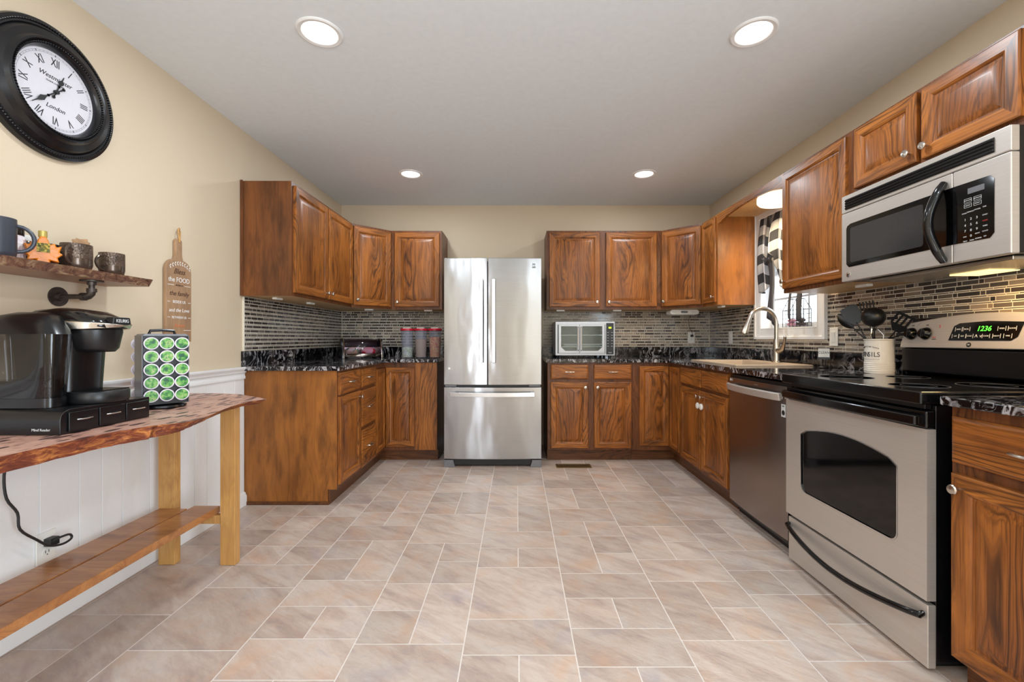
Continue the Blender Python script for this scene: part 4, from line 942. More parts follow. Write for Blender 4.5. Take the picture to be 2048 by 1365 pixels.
# ------------------------------------------------------------------ under-cabinet radio and outlets
rd = thing('radio', 'white rounded under-cabinet radio above the right back outlet', 'radio', (1.47, 4.20, 1.330))
b = MB().prism(rrect(0, .275, .0, .050, .024), .0, .13, axis='y'); b.build('radio_case', 'plastic_w', rd, bevel=.006, seg=3)
MB().prism(rrect(.100, .165, .015, .036, .010), -.002, .001, axis='y').build('display', 'grey', rd)
for k in range(8): MB().cyl((.025+.008*k if k < 4 else .205+.010*(k-4), -.0005, .025), .002, .002, 8, 'y').build('button', 'grey', rd)
def outlet(loc, rz, label, sw=False, cat='outlet'):
    t0 = thing('wall_outlet' if not sw else 'light_switch', label, cat, loc, rz)
    MB().box(-.036, .036, -.006, -.0005, -.058, .058).build('face_plate', 'plastic_w', t0, bevel=.003, seg=3)
    if sw:
        MB().box(-.017, .017, -.0075, -.006, -.034, .034).build('rocker_frame', 'plastic_w', t0); MB().prism([(-.0075, -.030), (-.0115, .030), (-.0075, .030)], -.013, .013, axis='x').build('rocker', 'plastic_w', t0)
    else:
        for zz in (-.020, .020):
            MB().lathe([(.0165, 0), (.0165, .002), (0, .002)], (0, -.006, zz), 24, 'y').build('receptacle', 'plastic_w', t0)
            MB().box(-.007, -.005, -.0088, -.008, zz-.002, zz+.008).box(.005, .007, -.0088, -.008, zz-.002, zz+.008).cyl((0, -.008, zz-.008), .0022, .0009, 10, 'y').build('slot', 'ink', t0)
    return t0
outlet((1.803, YB-.0085, 1.113), BACK, 'white wall outlet with black plug on the back wall mosaic under the radio')
outlet((XR-.0085, 4.085, 1.110), RIGHT, 'white switch plate on the right wall mosaic near the back corner', True, 'light switch')
outlet((XR-.0085, 2.757, 1.112), RIGHT, 'white rocker light switch right of the sink window', True, 'light switch')
outlet((XL+.010, 1.68, .305), LEFT, 'white wall outlet on the wainscot under the live-edge table')
b = MB().tube([(1.71, 4.335, 1.331), (1.72, 4.40, 1.27), (1.76, 4.47, 1.20), (1.80, 4.515, 1.17), (1.806, 4.518, 1.150), (1.804, 4.525, 1.134)], .0022, 8).box(1.792, 1.816, 4.516, 4.532, 1.120, 1.142)
tag(b.build('power_cord', 'cord', None), 'thin black power cord running from the white radio to the back wall outlet', 'cord')
# ------------------------------------------------------------------ floor vent
fv = thing('floor_vent', 'brass floor vent register in front of the base cabinet right of the refrigerator', 'floor vent', (.492, 3.795, 0))
b = MB(); xa, xb, ya, yb = -.150, .150, -.055, .055
b.box(xa, xb, ya, ya+.016, .0005, .005).box(xa, xb, yb-.016, yb, .0005, .005).box(xa, xa+.018, ya+.016, yb-.016, .0005, .005).box(xb-.018, xb, ya+.016, yb-.016, .0005, .005)
b.build('vent_frame', 'brass', fv, bevel=.001); MB().box(xa+.01, xb-.01, ya+.01, yb-.01, .0003, .0012).build('duct_shadow', 'black_m', fv)
b = MB()
for k in range(20): x = xa+.024+k*.0132; b.box(x, x+.005, ya+.016, yb-.016, .0014, .0042)
b.box(xa+.018, xb-.018, -.003, .003, .0014, .0046).build('louvres', 'brass', fv)
# ------------------------------------------------------------------ utensils and crock
CX, CY = 1.893, 2.296
ck_ = thing('utensil_crock', 'cream enamel utensil crock with UTENSILS lettering on the counter by the range', 'crock', (CX, CY, ZT))
pr = [(.060, .001), (.063, .004)]
for k in range(5): z0 = .012+k*.0095; pr += [(.063, z0), (.0648, z0+.0035), (.0648, z0+.006), (.063, z0+.0085)]
pr += [(.063, .07), (.063, .172), (.066, .176), (.066, .181), (.061, .181), (.061, .006), (0, .006)]
MB().lathe(pr, n=48).build('crock_body', 'crock', ck_)
def ctext(body, size, z, a_mid, r, par, mat='ink', arc=0, sx=1.0, step=None):
    n = len(body); st = step or size*.62*sx/r
    for i, chh in enumerate(body):
        if chh == ' ': continue
        a = a_mid+(i-(n-1)/2)*st
        u = (i-(n-1)/2)/(n/2)
        text(chh, size, mat, par, (r*math.cos(a), r*math.sin(a), z-arc*u*u), (PI/2, -arc*20*u*0, a+PI/2), sx=sx)
aw = math.atan2(-CY, -CX)-.80
ctext('UTENSILS', .034, .100, aw, .0636, ck_, sx=.85, step=.215)
ctext('Laugh-Live-Love', .013, .142, aw, .0636, ck_, arc=.010, step=.105)
b = MB(); 
for k in range(24):
    a0 = aw-.8+1.6*k/24; a1 = aw-.8+1.6*(k+1)/24
    b.add([(.0634*math.cos(a), .0634*math.sin(a), z) for a, z in ((a0, .0755), (a1, .0755), (a1, .0765), (a0, .0765))], [(0, 1, 2, 3)])
b.build('underline', 'ink', ck_)
def utensil(label, cat, name, base, tip, head, flip=1):
    """handle rises from inside the crock; local frame: z along the handle, head drawn in local xz facing the camera"""
    B = Vector(base); Tt = Vector(tip); zax = (Tt-B).normalized(); view = Vector((-.62, -.78, 0)); yax = -(view-zax*view.dot(zax)).normalized(); xax = yax.cross(zax)
    L = (Tt-B).length
    R = Matrix((xax, yax, zax)).transposed().to_4x4(); R.translation = B
    t0 = bpy.data.objects.new(name, None); COL.objects.link(t0); t0.matrix_world = R; tag(t0, label, cat, 'cooking utensils in the crock')
    MB().tube([(0, 0, 0), (0, 0, L*.5), (0, 0, L)], [.006, .006, .0045], 10, flat=.7).build('handle', 'spoon', t0)
    b = MB(); head(b, L); b.build('head', 'spoon', t0, bevel=0, ang=50)
    return t0
def h_spoon(b, L, w=.026, h=.085, depth=.012):
    vs = []; n = 10; m_ = 10
    for i in range(n+1):
        u = i/n; hw = w*(math.sin(PI*min(1, max(0, u)))**.6 if 0 < u < 1 else .05)
        for j in range(m_+1):
            q = -1+2*j/m_; vs.append((hw*q, depth*(1-q*q)*math.sin(PI*u), L+h*u-.004))
    k = m_+1
    fs = [(i*k+j, i*k+j+1, (i+1)*k+j+1, (i+1)*k+j) for i in range(n) for j in range(m_)]
    o = len(vs); vs2 = [(x, y+.003, z) for x, y, z in vs]
    b.add(vs+vs2, fs+[tuple(o+i for i in f[::-1]) for f in fs])
def h_blade(b, L, w0=.022, w1=.036, h=.09, slots=0, hook=0):
    o = [(-w0*.5, L-.01), (w0*.5, L-.01), (w1, L+.025), (w1*.95, L+h*.9), (w1*.4, L+h), (-w1*.95, L+h*.92), (-w1, L+.03)]
    if not slots: b.prism([(x, z) for x, z in o], -.002, .002, axis='y'); return
    b.prism([(-w0*.5, L-.01), (w0*.5, L-.01), (w1, L+.03), (-w1, L+.03)], -.002, .002, axis='y')
    b.box(-w1, w1, -.002, .002, L+h-.012, L+h)
    n = slots+1; sw = 2*w1/(n*2-1)
    for k in range(n): b.box(-w1+2*k*sw, -w1+(2*k+1)*sw, -.002, .002, L+.03, L+h-.012)
def h_ladle(b, L, r=.044):
    vs = []; n = 18; mm_ = 8
    pr = [(r*math.sin(PI/2*k/mm_), -r*math.cos(PI/2*k/mm_)) for k in range(mm_+1)]
    pr += [(p[0]*.94, p[1]*.94) for p in pr[::-1]]
    st = len(b.v); b.lathe(pr, (0, 0, 0), 24)
    b.xf(Matrix.Translation((0, .02, L+.045)) @ Matrix.Rotation(-1.35, 4, 'X'), st)
def h_fork(b, L):
    b.prism([(-.012, L-.01), (.012, L-.01), (.030, L+.03), (-.030, L+.03)], -.002, .002, axis='y')
    for k in range(5): x = -.028+k*.014; b.tube([(x, 0, L+.028), (x, -.006, L+.06), (x, -.020, L+.085)], .0035, 8)
cb = lambda dx, dy: (CX+dx, CY+dy, ZT+.012)
utensil('long black nylon spoon leaning far left out of the crock', 'spoon', 'serving_spoon', (1.927, 2.265, .975), (1.835, 2.40, 1.160), lambda b, L: h_spoon(b, L, .028, .11))
utensil('broad black solid turner standing at the upper left of the crock', 'spatula', 'solid_turner', cb(.017, -.016), (1.850, 2.395, 1.19), lambda b, L: h_blade(b, L, .03, .042, .10))
utensil('large round black ladle bowl in the middle of the crock', 'ladle', 'soup_ladle', cb(.0, .02), (1.848, 2.275, 1.165), lambda b, L: h_ladle(b, L, .052))
utensil('black pasta fork with prongs standing highest in the crock', 'fork', 'pasta_fork', cb(-.01, -.01), (1.890, 2.36, 1.215), h_fork)
utensil('wide slotted dark grey turner leaning right out of the crock', 'spatula', 'slotted_turner', (1.885, 2.33, 1.0), (1.905, 2.205, 1.145), lambda b, L: h_blade(b, L, .03, .045, .09, 4))
utensil('black spoon lying low at the right edge of the crock behind the slotted turner', 'spoon', 'serving_spoon', (1.875, 2.345, 1.06), (1.930, 2.12, 1.146), lambda b, L: h_spoon(b, L, .022, .08))
t0 = thing('whisk', 'chrome wire tongs loop standing in the middle of the crock', 'tongs', (CX-.015, CY-.02, ZT+.012))
MB().tube([(0, 0, 0), (-.02, .03, .19), (-.012, .035, .235), (0, .03, .235), (.02, .0, .19), (.01, 0, .0)], .0025, 8).build('wire_loop', 'chrome', t0)
t0.name = 'kitchen_tongs'
# ------------------------------------------------------------------ CLEAN sign on its stand
t0 = thing('dish_sign', 'small white CLEAN sign on a black stand beside the sink', 'sign', (1.900, 2.72, ZT), -.60)
MB().lathe([(.026, .0005), (.028, .006), (.022, .012), (.006, .014), (0, .014)], n=24).build('stand_base', 'black_m', t0)
MB().tube([(-.008, 0, .01), (-.008, 0, .07)], .003, 8).tube([(.008, 0, .01), (.008, 0, .07)], .003, 8).box(-.032, .032, -.004, .004, .055, .075).tube([(-.030, 0, .06), (-.036, 0, .10)], .003, 8).tube([(.030, 0, .06), (.036, 0, .10)], .003, 8).build('holder', 'black_m', t0)
MB().box(-.029, .029, -.009, -.005, .068, .122).build('sign_plate', 'plastic_w', t0, bevel=.001)
text('CLEAN', .020, 'ink', t0, (0, -.0095, .096), sx=.9)
# ------------------------------------------------------------------ curtain, ribbons and basket at the window
cu = thing('window_curtain', 'black and white buffalo check valance curtain tied up in the sink window', 'curtain', (XR-.022, 3.56, 0), RIGHT)
b = MB(); nx, nz = 60, 30; W = .66; vs = []; uv = []
for j in range(nz+1):
    v_ = j/nz
    for i in range(nx+1):
        u = i/nx; x = .02+W*u
        tie = math.exp(-((u-.30)/.07)**2)+math.exp(-((u-.78)/.07)**2)
        zb = 1.56+.10*abs(math.sin(PI*(u-.30)/.48))*-1+.17*tie
        z = 2.055-(2.055-zb)*v_
        y = -.016-.014*math.sin(u*42+v_*2)*(.4+.6*v_)-.035*tie*v_-.018*math.sin(PI*v_)
        vs.append((x, y, z)); uv.append((u*W*1.25, 2.055-z+.02*math.sin(u*20)))
k = nx+1; b.add(vs, [(j*k+i, (j+1)*k+i, (j+1)*k+i+1, j*k+i+1) for j in range(nz) for i in range(nx)]); b.uv = uv
o = b.build('cloth', 'check', cu, ang=90); so = o.modifiers.new('thickness', 'SOLIDIFY'); so.thickness = .0015
MB().tube([(.0, -.012, 2.062), (.70, -.012, 2.062)], .007, 10).build('curtain_rod', 'white', cu)
def ribbon(x0, z0, z1, dx, w, y=-.06, ph=0.0):
    b = MB(); vs = []; n = 16
    for i in range(n+1):
        u = i/n; z = z0+(z1-z0)*u; x = x0+dx*u+.010*math.sin(u*5+ph); yy = y+.012*math.sin(u*4+ph)
        s_ = (w*.5 if i < n else w*.5)
        vs += [(x-s_, yy, z+(.0 if i < n else .012)), (x+s_, yy+.004, z-(0 if i < n else .012))]
    b.add(vs, [(2*i, 2*i+1, 2*i+3, 2*i+2) for i in range(n)])
    o = b.build('ribbon', 'ribbon', cu, ang=90); so = o.modifiers.new('thickness', 'SOLIDIFY'); so.thickness = .001
ribbon(.200, 2.04, 1.71, .015, .030, -.052); ribbon(.215, 1.71, 1.245, .02, .055, -.058); ribbon(.235, 1.71, 1.20, .07, .030, -.066, 1)
ribbon(.53, 2.04, 1.71, 0, .03, -.052); ribbon(.50, 1.72, 1.235, -.02, .022, -.058, 1); ribbon(.55, 1.72, 1.215, .05, .050, -.062, .5)
for xx in (.22, .535):
    b = MB()
    for s_ in (-1, 1): b.tube([(xx, -.07, 1.71), (xx+s_*.035, -.078, 1.745), (xx+s_*.062, -.078, 1.72), (xx+s_*.035, -.075, 1.695), (xx, -.07, 1.71)], .012, 8, flat=.5)
    b.build('bow', 'ribbon', cu)
# wire cloche basket
bk = thing('wire_basket', 'black wire house-shaped basket on the window sill behind the faucet', 'basket', (XR+.036, 3.20, WZ0+.0145), RIGHT)
W, Dp, Hh, Pk = .24, .055, .125, .205
b = MB(); r = .0016
for yy in (-Dp/2, Dp/2):
    pts = [(-W/2, yy, .002), (-W/2, yy, Hh), (-W/5, yy, Pk), (W/5, yy, Pk), (W/2, yy, Hh), (W/2, yy, .002)]
    b.tube(pts, r*1.3, 6)
    for k in range(5): z = .002+k*.031; b.tube([(-W/2, yy, z), (W/2, yy, z)], r, 6)
    for k in range(1, 6): x = -W/2+W*k/6; zt = Hh+(Pk-Hh)*min(1, (W/2-abs(x))/(W/2-W/5)); b.tube([(x, yy, .002), (x, yy, zt)], r, 6)
for x, z in ((-W/2, .002), (-W/2, Hh), (-W/5, Pk), (W/5, Pk), (W/2, Hh), (W/2, .002)): b.tube([(x, -Dp/2, z), (x, Dp/2, z)], r*1.3, 6)
b.build('wire_frame', 'black_m', bk)
def blob(name, label, cat, loc, s, mat, rz=RIGHT, group=None):
    b = MB().lathe([(math.cos(a)**.6*s[0] if abs(a) < 1.57 else 0, math.sin(a)*s[2]) for a in [-PI/2+PI*k/10 for k in range(11)]], n=20, sy=s[1]/s[0])
    return tag(b.build(name, mat, None, loc=loc, rot=(0, 0, rz)), label, cat, group)
sz = WZ0+.0145
blob('soap_bar', 'pink soap bar lying at the bottom left of the wire basket', 'soap', (XR+.036, 3.258, sz+.022), (.046, .021, .013), 'pink')
blob('soap_bar', 'pink soap bar on top of the other pink bar in the wire basket', 'soap', (XR+.036, 3.252, sz+.049), (.044, .020, .013), 'pink')
blob('scrub_sponge', 'dark brown sponge at the bottom right of the wire basket', 'sponge', (XR+.036, 3.145, sz+.022), (.046, .021, .013), 'choc')
blob('scrub_sponge', 'dark grey sponge on top of the brown sponge in the wire basket', 'sponge', (XR+.036, 3.148, sz+.049), (.044, .020, .013), 'choc')

# ------------------------------------------------------------------ wall clock
ck = thing('wall_clock', 'large round black framed wall clock with roman numerals on the beige left wall', 'clock', (XL, 1.702, 2.054), LEFT)
MB().lathe([(.252, .001), (.254, .012), (.250, .022), (.240, .026), (.232, .022), (.226, .022), (.212, .040), (.190, .046), (.182, .058), (.176, .060), (.170, .054), (.168, .050), (.160, .052), (.152, .040), (.150, .032), (.150, .026)], n=96, axis='y', cap=False).build('clock_frame', 'black_s', ck)
def beads(r, y, n, s, name):
    b = MB()
    for k in range(n):
        a = 2*PI*k/n; b.lathe([(0, -s), (s*.8, -s*.5), (s, 0), (s*.8, s*.5), (0, s)], (r*math.cos(a), y, r*math.sin(a)), 6)
    b.build(name, 'black_s', ck)
beads(.236, -.026, 150, .0046, 'outer_beading'); beads(.165, -.053, 110, .0042, 'inner_beading')
MB().lathe([(.1515, .001), (.1515, .026), (0, .026)], n=72, axis='y').build('dial', 'face', ck)
for k, s_ in enumerate(('XII', 'I', 'II', 'III', 'IIII', 'V', 'VI', 'VII', 'VIII', 'IX', 'X', 'XI')):
    a = PI/2-k*PI/6
    text(s_, .044, 'ink', ck, (.110*math.cos(a), -.0266, .110*math.sin(a)), (PI/2, -(a-PI/2), 0), 'numeral', sx=.62)
b = MB()
for k in range(60):
    a = 2*PI*k/60; ra, rb, hw = (.136, .1405, .0004) if k % 5 else (.135, .1425, .0013)
    ca, sa = math.cos(a), math.sin(a)
    b.add([(r_*ca-h_*sa, -.0268, r_*sa+h_*ca) for r_, h_ in ((ra, -hw), (rb, -hw), (rb, hw), (ra, hw))], [(0, 1, 2, 3)])
for ra, rb in ((.1355, .1360), (.1408, .1413)):
    vs = []; n = 96
    for i in range(n): a = 2*PI*i/n; vs += [(ra*math.cos(a), -.0268, ra*math.sin(a)), (rb*math.cos(a), -.0268, rb*math.sin(a))]
    b.add(vs, [(2*i, 2*i+1, (2*i+3) % (2*n), (2*i+2) % (2*n)) for i in range(n)])
b.build('minute_track', 'ink', ck, smooth=False)
text('Westminster', .025, 'ink', ck, (.0, -.0266, .052), sx=.92, shear=.35); text('CLOCK COMPANY', .008, 'ink', ck, (.0, -.0266, .032)); text('London', .024, 'ink', ck, (.0, -.0266, -.062), sx=.95, shear=.35)
def hand(name, ang, L, tail):
    b = MB(); o = [(-.002, -tail), (.002, -tail), (.0022, 0), (.0026, L*.45), (.010, L*.60), (.006, L*.70), (.0018, L*.80), (.0012, L), (-.0012, L), (-.0018, L*.80), (-.006, L*.70), (-.010, L*.60), (-.0026, L*.45), (-.0022, 0)]
    b.prism(o, -.0008, .0008, axis='y').cyl((0, .0008, -tail), .006, .0016, 14, 'y').cyl((0, .0008, L*.36), .005, .0016, 14, 'y')
    b.build(name, 'black_m', ck, loc=(0, -.033 if L > .1 else -.030, 0), rot=(0, ang, 0))
hand('minute_hand', math.radians(-132), .118, .034); hand('hour_hand', math.radians(22), .078, .024)
MB().cyl((0, -.026, 0), .008, .010, 18, 'y').build('hand_hub', 'black_m', ck)
# ------------------------------------------------------------------ hanging board sign
sg = thing('board_sign', 'wooden cutting board shaped sign with blessing text hanging on the left wall', 'sign', (XL, 2.335, 1.33), LEFT)
def board_poly():
    w_ = .088; p = [(-w_, -.245), (w_, -.245), (w_, .125)]
    for k in range(1, 9): a = k/8*PI/2; p.append((w_-.058*(1-math.cos(a)), .125+.062*math.sin(a)))
    p += [(.024, .205), (.022, .225), (.022, .285)]
    for k in range(1, 8): a = k/8*PI; p.append((.022*math.cos(a), .285+.016*math.sin(a)))
    q = [(-x, z) for x, z in p[2:-7]][::-1]
    return p+q
bd = MB().prism(board_poly(), -.020, -.003, axis='y').build('board', 'board', sg, bevel=.003)
for y_, s_, z_, m_, sx_, sh in ((0, 'Bless', .040, 'ink_br', .95, .4), (0, 'the FOOD', .036, 'legend_w', .92, 0), (0, 'the family', .034, 'ink_br', 1.0, .25), (0, 'BESIDE US', .021, 'legend_w', .95, 0), (0, 'and the Love', .028, 'legend_w', .95, .2), (0, 'BETWEEN US', .018, 'legend_w', .95, 0), (0, 'Amen', .032, 'ink_or', .95, .3)):
    zz = {'Bless': .125, 'the FOOD': .080, 'the family': .008, 'BESIDE US': -.036, 'and the Love': -.080, 'BETWEEN US': -.118, 'Amen': -.160}[s_]
    text(s_, z_, m_, sg, (0, -.0208, zz), sx=sx_, shear=sh)
text('BEFORE US', .010, 'ink_br', sg, (0, -.0208, .052)); 
b = MB()
for sx_ in (-1, 1):
    for zz, x0_, x1_ in ((.052, .036, .078), (-.036, .062, .080), (-.118, .062, .080), (-.185, .03, .08)): b.box(min(sx_*x0_, sx_*x1_), max(sx_*x0_, sx_*x1_), -.0212, -.0204, zz-.0012, zz+.0012)
for k in range(9):
    x = -.066+k*.0165; z = .170-.022*(x/.066)**2
    for s_ in (-1, 1):
        b.add([(x, -.0208, z), (x+.006, -.0208, z+s_*.010), (x+.012, -.0208, z+s_*.011), (x+.008, -.0208, z+s_*.003)], [(0, 1, 2, 3) if s_ < 0 else (3, 2, 1, 0)])
b.build('white_ornament', 'legend_w', sg, smooth=False)
MB().tube([(0, -.022, .282), (-.006, -.024, .31), (-.012, -.022, .335), (-.004, -.02, .352), (.006, -.02, .340), (.004, -.022, .31), (0, -.022, .282)], .0035, 8).tube([(-.004, -.018, .345), (.010, -.012, .360), (.022, -.006, .356)], .003, 8).build('hanging_cord', 'pine', sg)
# ------------------------------------------------------------------ shelf
SZ = 1.330
sh = thing('wall_shelf', 'live-edge wooden wall shelf holding mugs on the left wall', 'shelf', (XL, 1.96, SZ), LEFT)
b = MB(); rnd = random.Random(3)
pts = [(-1.10, 0), (-1.10, -.21)]
n = 40; edge = []
for i in range(n+1):
    u = i/n; x = -1.10+1.10*u; edge.append((x-(.012 if i == n else 0), -.205-.008*math.sin(x*9)-.006*rnd.random()+(.01 if i == n else 0)))
poly = [(-1.10, -.001)]+edge+[(-.015, -.001)]
low = [(-1.10, -.001)]+[(x-(0 if i < n else .004), y+.010+.004*rnd.random()) for i, (x, y) in enumerate(edge)]+[(-.02, -.001)]
b.prism(poly, 0, .031, 0, mbot=1, mtop=1, poly2=low); b.build('shelf_plank', ['bark_grey', 'slab_dark'], sh)
bp = thing('shelf_bracket', None, None, (0, 0, 0)); bpy.data.objects.remove(bp)
bx_ = -.225
b = MB().lathe([(.001, .001), (.038, .001), (.038, .006), (.018, .007), (.016, .020), (.0105, .021)], (bx_, 0, -.064), 32, 'y')
b.tube([(bx_, -.01, -.064), (bx_, -.105, -.064)], .0095, 16)
b.tube([(bx_, -.095, -.064), (bx_, -.112, -.064)], .0155, 16).tube([(bx_, -.105, -.064), (bx_, -.122, -.062), (bx_, -.132, -.053), (bx_, -.135, -.04)], .0135, 16).tube([(bx_, -.135, -.046), (bx_, -.135, -.032)], .0160, 16)
b.tube([(bx_, -.135, -.04), (bx_, -.135, -.008)], .0095, 16).lathe([(.014, -.018), (.015, -.007), (.036, -.006), (.036, -.0005), (0, -.0005)], (bx_, -.135, 0), 32)
for k in range(4): a = PI/4+k*PI/2; b.lathe([(.004, 0), (.004, .002), (0, .003)], (bx_+.028*math.cos(a), -.006, -.064+.028*math.sin(a)), 10, 'y')
b.build('pipe_bracket', 'pipe', sh)
ST = SZ+.0315
def mug(label, loc, r, h, mat, ha, hs=1.0, group=None, mat_h=None):
    t0 = thing('mug', label, 'mug', loc, 0, group)
    MB().lathe([(r*.80, .0005), (r*.92, .006), (r, .02), (r, h*.42)], n=40).build('lower_body', mat_h or mat, t0) if mat_h else None
    z0 = h*.42 if mat_h else .0005
    pr = [(r, h*.42)] if mat_h else [(r*.84, .0005), (r*.94, .006), (r, .02)]
    MB().lathe(pr+[(r*1.0, h*.9), (r*.99, h), (r*.93, h), (r*.92, .03 if not mat_h else h*.43), (0, .012 if not mat_h else h*.43)], n=48).build('mug_body', mat, t0)
    c, s_ = math.cos(ha), math.sin(ha); pts = []
    for k in range(11):
        a = PI/2-PI*k/10; rr = r*.97+hs*.034*math.cos(a); zz = h*.52+h*.33*math.sin(a); pts.append((rr*c, rr*s_, zz))
    MB().tube([(r*.93*c, r*.93*s_, h*.86)]+pts+[(r*.93*c, r*.93*s_, h*.18)], .0052*hs, 10).build('mug_handle', mat_h or mat, t0)
    return t0
mug('tall matte dark blue-grey mug cut by the left edge of the photo', (-1.672, 1.412, ST), .047, .128, 'mug_black', .85, 1.15)
mug('hammered bronze mug holding paper packets, larger looking of the front pair', (-1.672, 1.672, ST), .046, .096, 'hammer', -1.15, 1.0, 'bronze mugs on the shelf', 'mugb')
mug('hammered bronze mug standing nearest the free end of the shelf', (-1.672, 1.818, ST), .042, .090, 'hammer', -1.5, 1.0, 'bronze mugs on the shelf', 'mugb')
mug('hammered bronze mug standing behind the packet mug against the wall', (-1.757, 1.640, ST), .042, .090, 'hammer', 1.9, .8, 'bronze mugs on the shelf', 'mugb')
for k, (dx, dy, rz, lb) in enumerate(((-.01, .012, .3, 'left'), (.006, .022, -.2, 'right'))):
    b = MB().box(-.022, .022, -.0015, .0015, 0, .075)
    tag(b.build('sugar_packet', 'burlap', None, loc=(-1.672+dx, 1.672+dy, ST+.046), rot=(0, .25-.4*k, rz+.9)), 'brown paper packet sticking out of the bronze mug, %s one' % lb, 'packet', 'paper packets in the mug')
t0 = thing('syrup_bottle', 'maple leaf shaped glass bottle of amber syrup with gold cap on the shelf', 'bottle', (-1.672, 1.553, ST), .9)
lf = [(0, .0), (.022, .006), (.020, .016), (.050, .010), (.044, .026), (.062, .040), (.050, .046), (.058, .070), (.040, .064), (.036, .078), (.020, .070), (.016, .086), (.011, .092), (.011, .098)]
lf = [(x*.80, z) for x, z in lf]; lf = [(.012, 0.0005)]+lf[1:]; pol = lf+[(-x, z) for x, z in lf[::-1]]
MB().prism(pol, -.017, .017, axis='y').build('leaf_body', 'amber', t0, bevel=.005, seg=3)
MB().cyl((0, 0, .097), .0115, .022, 20).build('bottle_cap', 'gold', t0, bevel=.001)
MB().box(-.016, .016, -.0195, -.0175, .042, .074).build('label', 'label_g', t0)
t0 = thing('jar', 'white labelled jar with black lid behind the dark mug handle', 'jar', (-1.745, 1.512, ST))
MB().lathe([(.036, .0005), (.040, .006), (.040, .086), (.034, .096)], n=32).build('jar_body', 'label', t0); MB().lathe([(.036, .096), (.037, .098), (.037, .118), (.034, .120), (0, .120)], n=32).build('lid', 'black_s', t0)
t0 = thing('jar', 'dark jar with white lid between the syrup bottle and the bronze mugs', 'jar', (-1.752, 1.590-.034, ST)) if False else thing('jar', 'dark jar with white lid behind the syrup bottle against the wall', 'jar', (-1.762, 1.596-.022, ST))
MB().lathe([(.026, .0005), (.028, .006), (.028, .080), (.024, .088)], n=32).build('jar_body', 'mugb', t0); MB().lathe([(.025, .088), (.026, .090), (.026, .106), (.023, .108), (0, .108)], n=32).build('lid', 'plastic_w', t0)
# ------------------------------------------------------------------ live-edge table
TZ = .805
tb = thing('live_edge_table', 'long live-edge wooden console table against the white wainscot on the left', 'table', (-1.5, 1.4, 0))
def rel(p): return (p[0]+1.5, p[1]-1.4)
front = [(-1.29, .30), (-1.275, .60), (-1.30, .90), (-1.291, 1.10), (-1.288, 1.22), (-1.279, 1.359), (-1.262, 1.43), (-1.236, 1.492), (-1.178, 1.548), (-1.165, 1.60), (-1.178, 1.68), (-1.215, 1.80), (-1.245, 1.93), (-1.252, 2.03), (-1.238, 2.10), (-1.222, 2.150)]
def cr(pts, n=5):
    out = []
    for i in range(len(pts)-1):
        p0, p1, p2, p3 = (Vector(pts[max(0, min(len(pts)-1, i+k))]) for k in (-1, 0, 1, 2))
        for k in range(n):
            t_ = k/n; out.append(tuple(.5*((2*p1)+(-p0+p2)*t_+(2*p0-5*p1+4*p2-p3)*t_*t_+(-p0+3*p1-3*p2+p3)*t_**3)))
    return out+[tuple(pts[-1])]
fr2 = cr(front); end = [(-1.30, 2.215), (-1.38, 2.27), (-1.477, 2.345), (-1.60, 2.375), (-1.782, 2.385)]
rnd = random.Random(5)
fr2 = [(x+.004*rnd.random(), y) for x, y in fr2]
top = [(-1.782, .30)]+fr2+end
low = [(-1.782, .30)]+[(x-(.012 if y < 1.5 else .035)-.006*rnd.random(), y) for x, y in fr2]+[(x-.02, y-.02) for x, y in end[:-1]]+[(-1.782, 2.37)]
b = MB(); b.prism([rel(p) for p in top], TZ-.046, TZ, 1, mtop=0, poly2=[rel(p) for p in low])
for i in range(len(low)):
    x, y, z = b.v[i]; yy = y+1.4
    th = .046 if yy < 1.50 else (.046-.016*(yy-1.50)/.12 if yy < 1.62 else max(.022, .030-.008*(yy-1.62)/.5))
    b.v[i] = (x, y, TZ-th)
b.build('table_slab', ['slab', 'bark'], tb, ang=30)
for (x0, x1, y0, y1) in ((-1.437, -1.364, 2.132, 2.172), (-1.741, -1.661, 2.137, 2.177), (-1.437, -1.364, .42, .46), (-1.741, -1.661, .42, .46)):
    MB().box(x0+1.5, x1+1.5, y0-1.4, y1-1.4, .0005, TZ-(.0225 if y0 > 2 else .0465)).build('leg', 'pine', tb, bevel=.003)
for (x0, x1) in ((-1.735, -1.598), (-1.590, -1.462)):
    MB().box(x0+1.5, x1+1.5, .30-1.4, 2.172-1.4 if x0 > -1.6 else 2.136-1.4, .243, .276).build('shelf_board', 'pine_y', tb, bevel=.003)
for y0 in (2.135, .462): MB().box(-1.658+1.5, -1.440+1.5, y0-1.4, y0+.030-1.4, .20, .2425).build('cross_rail', 'pine', tb, bevel=.002)
# cord to the outlet
pts = [(-1.66, 1.46, .757), (-1.72, 1.49, .70), (-1.74, 1.494, .633), (-1.742, 1.503, .553), (-1.74, 1.534, .492), (-1.74, 1.542, .431), (-1.742, 1.597, .370), (-1.742, 1.641, .328), (-1.742, 1.69, .312), (-1.742, 1.722, .319), (-1.744, 1.718, .336), (-1.75, 1.695, .338), (-1.757, 1.675, .334), (-1.764, 1.672, .328)]
b = MB().tube(cr([p for p in pts], 4), .0042, 8)
b.box(XL+.021, XL+.048, 1.665, 1.697, .312, .340)
tag(b.build('power_cord', 'cord', None), 'black power cord looping from under the live-edge table to the wainscot outlet', 'cord')
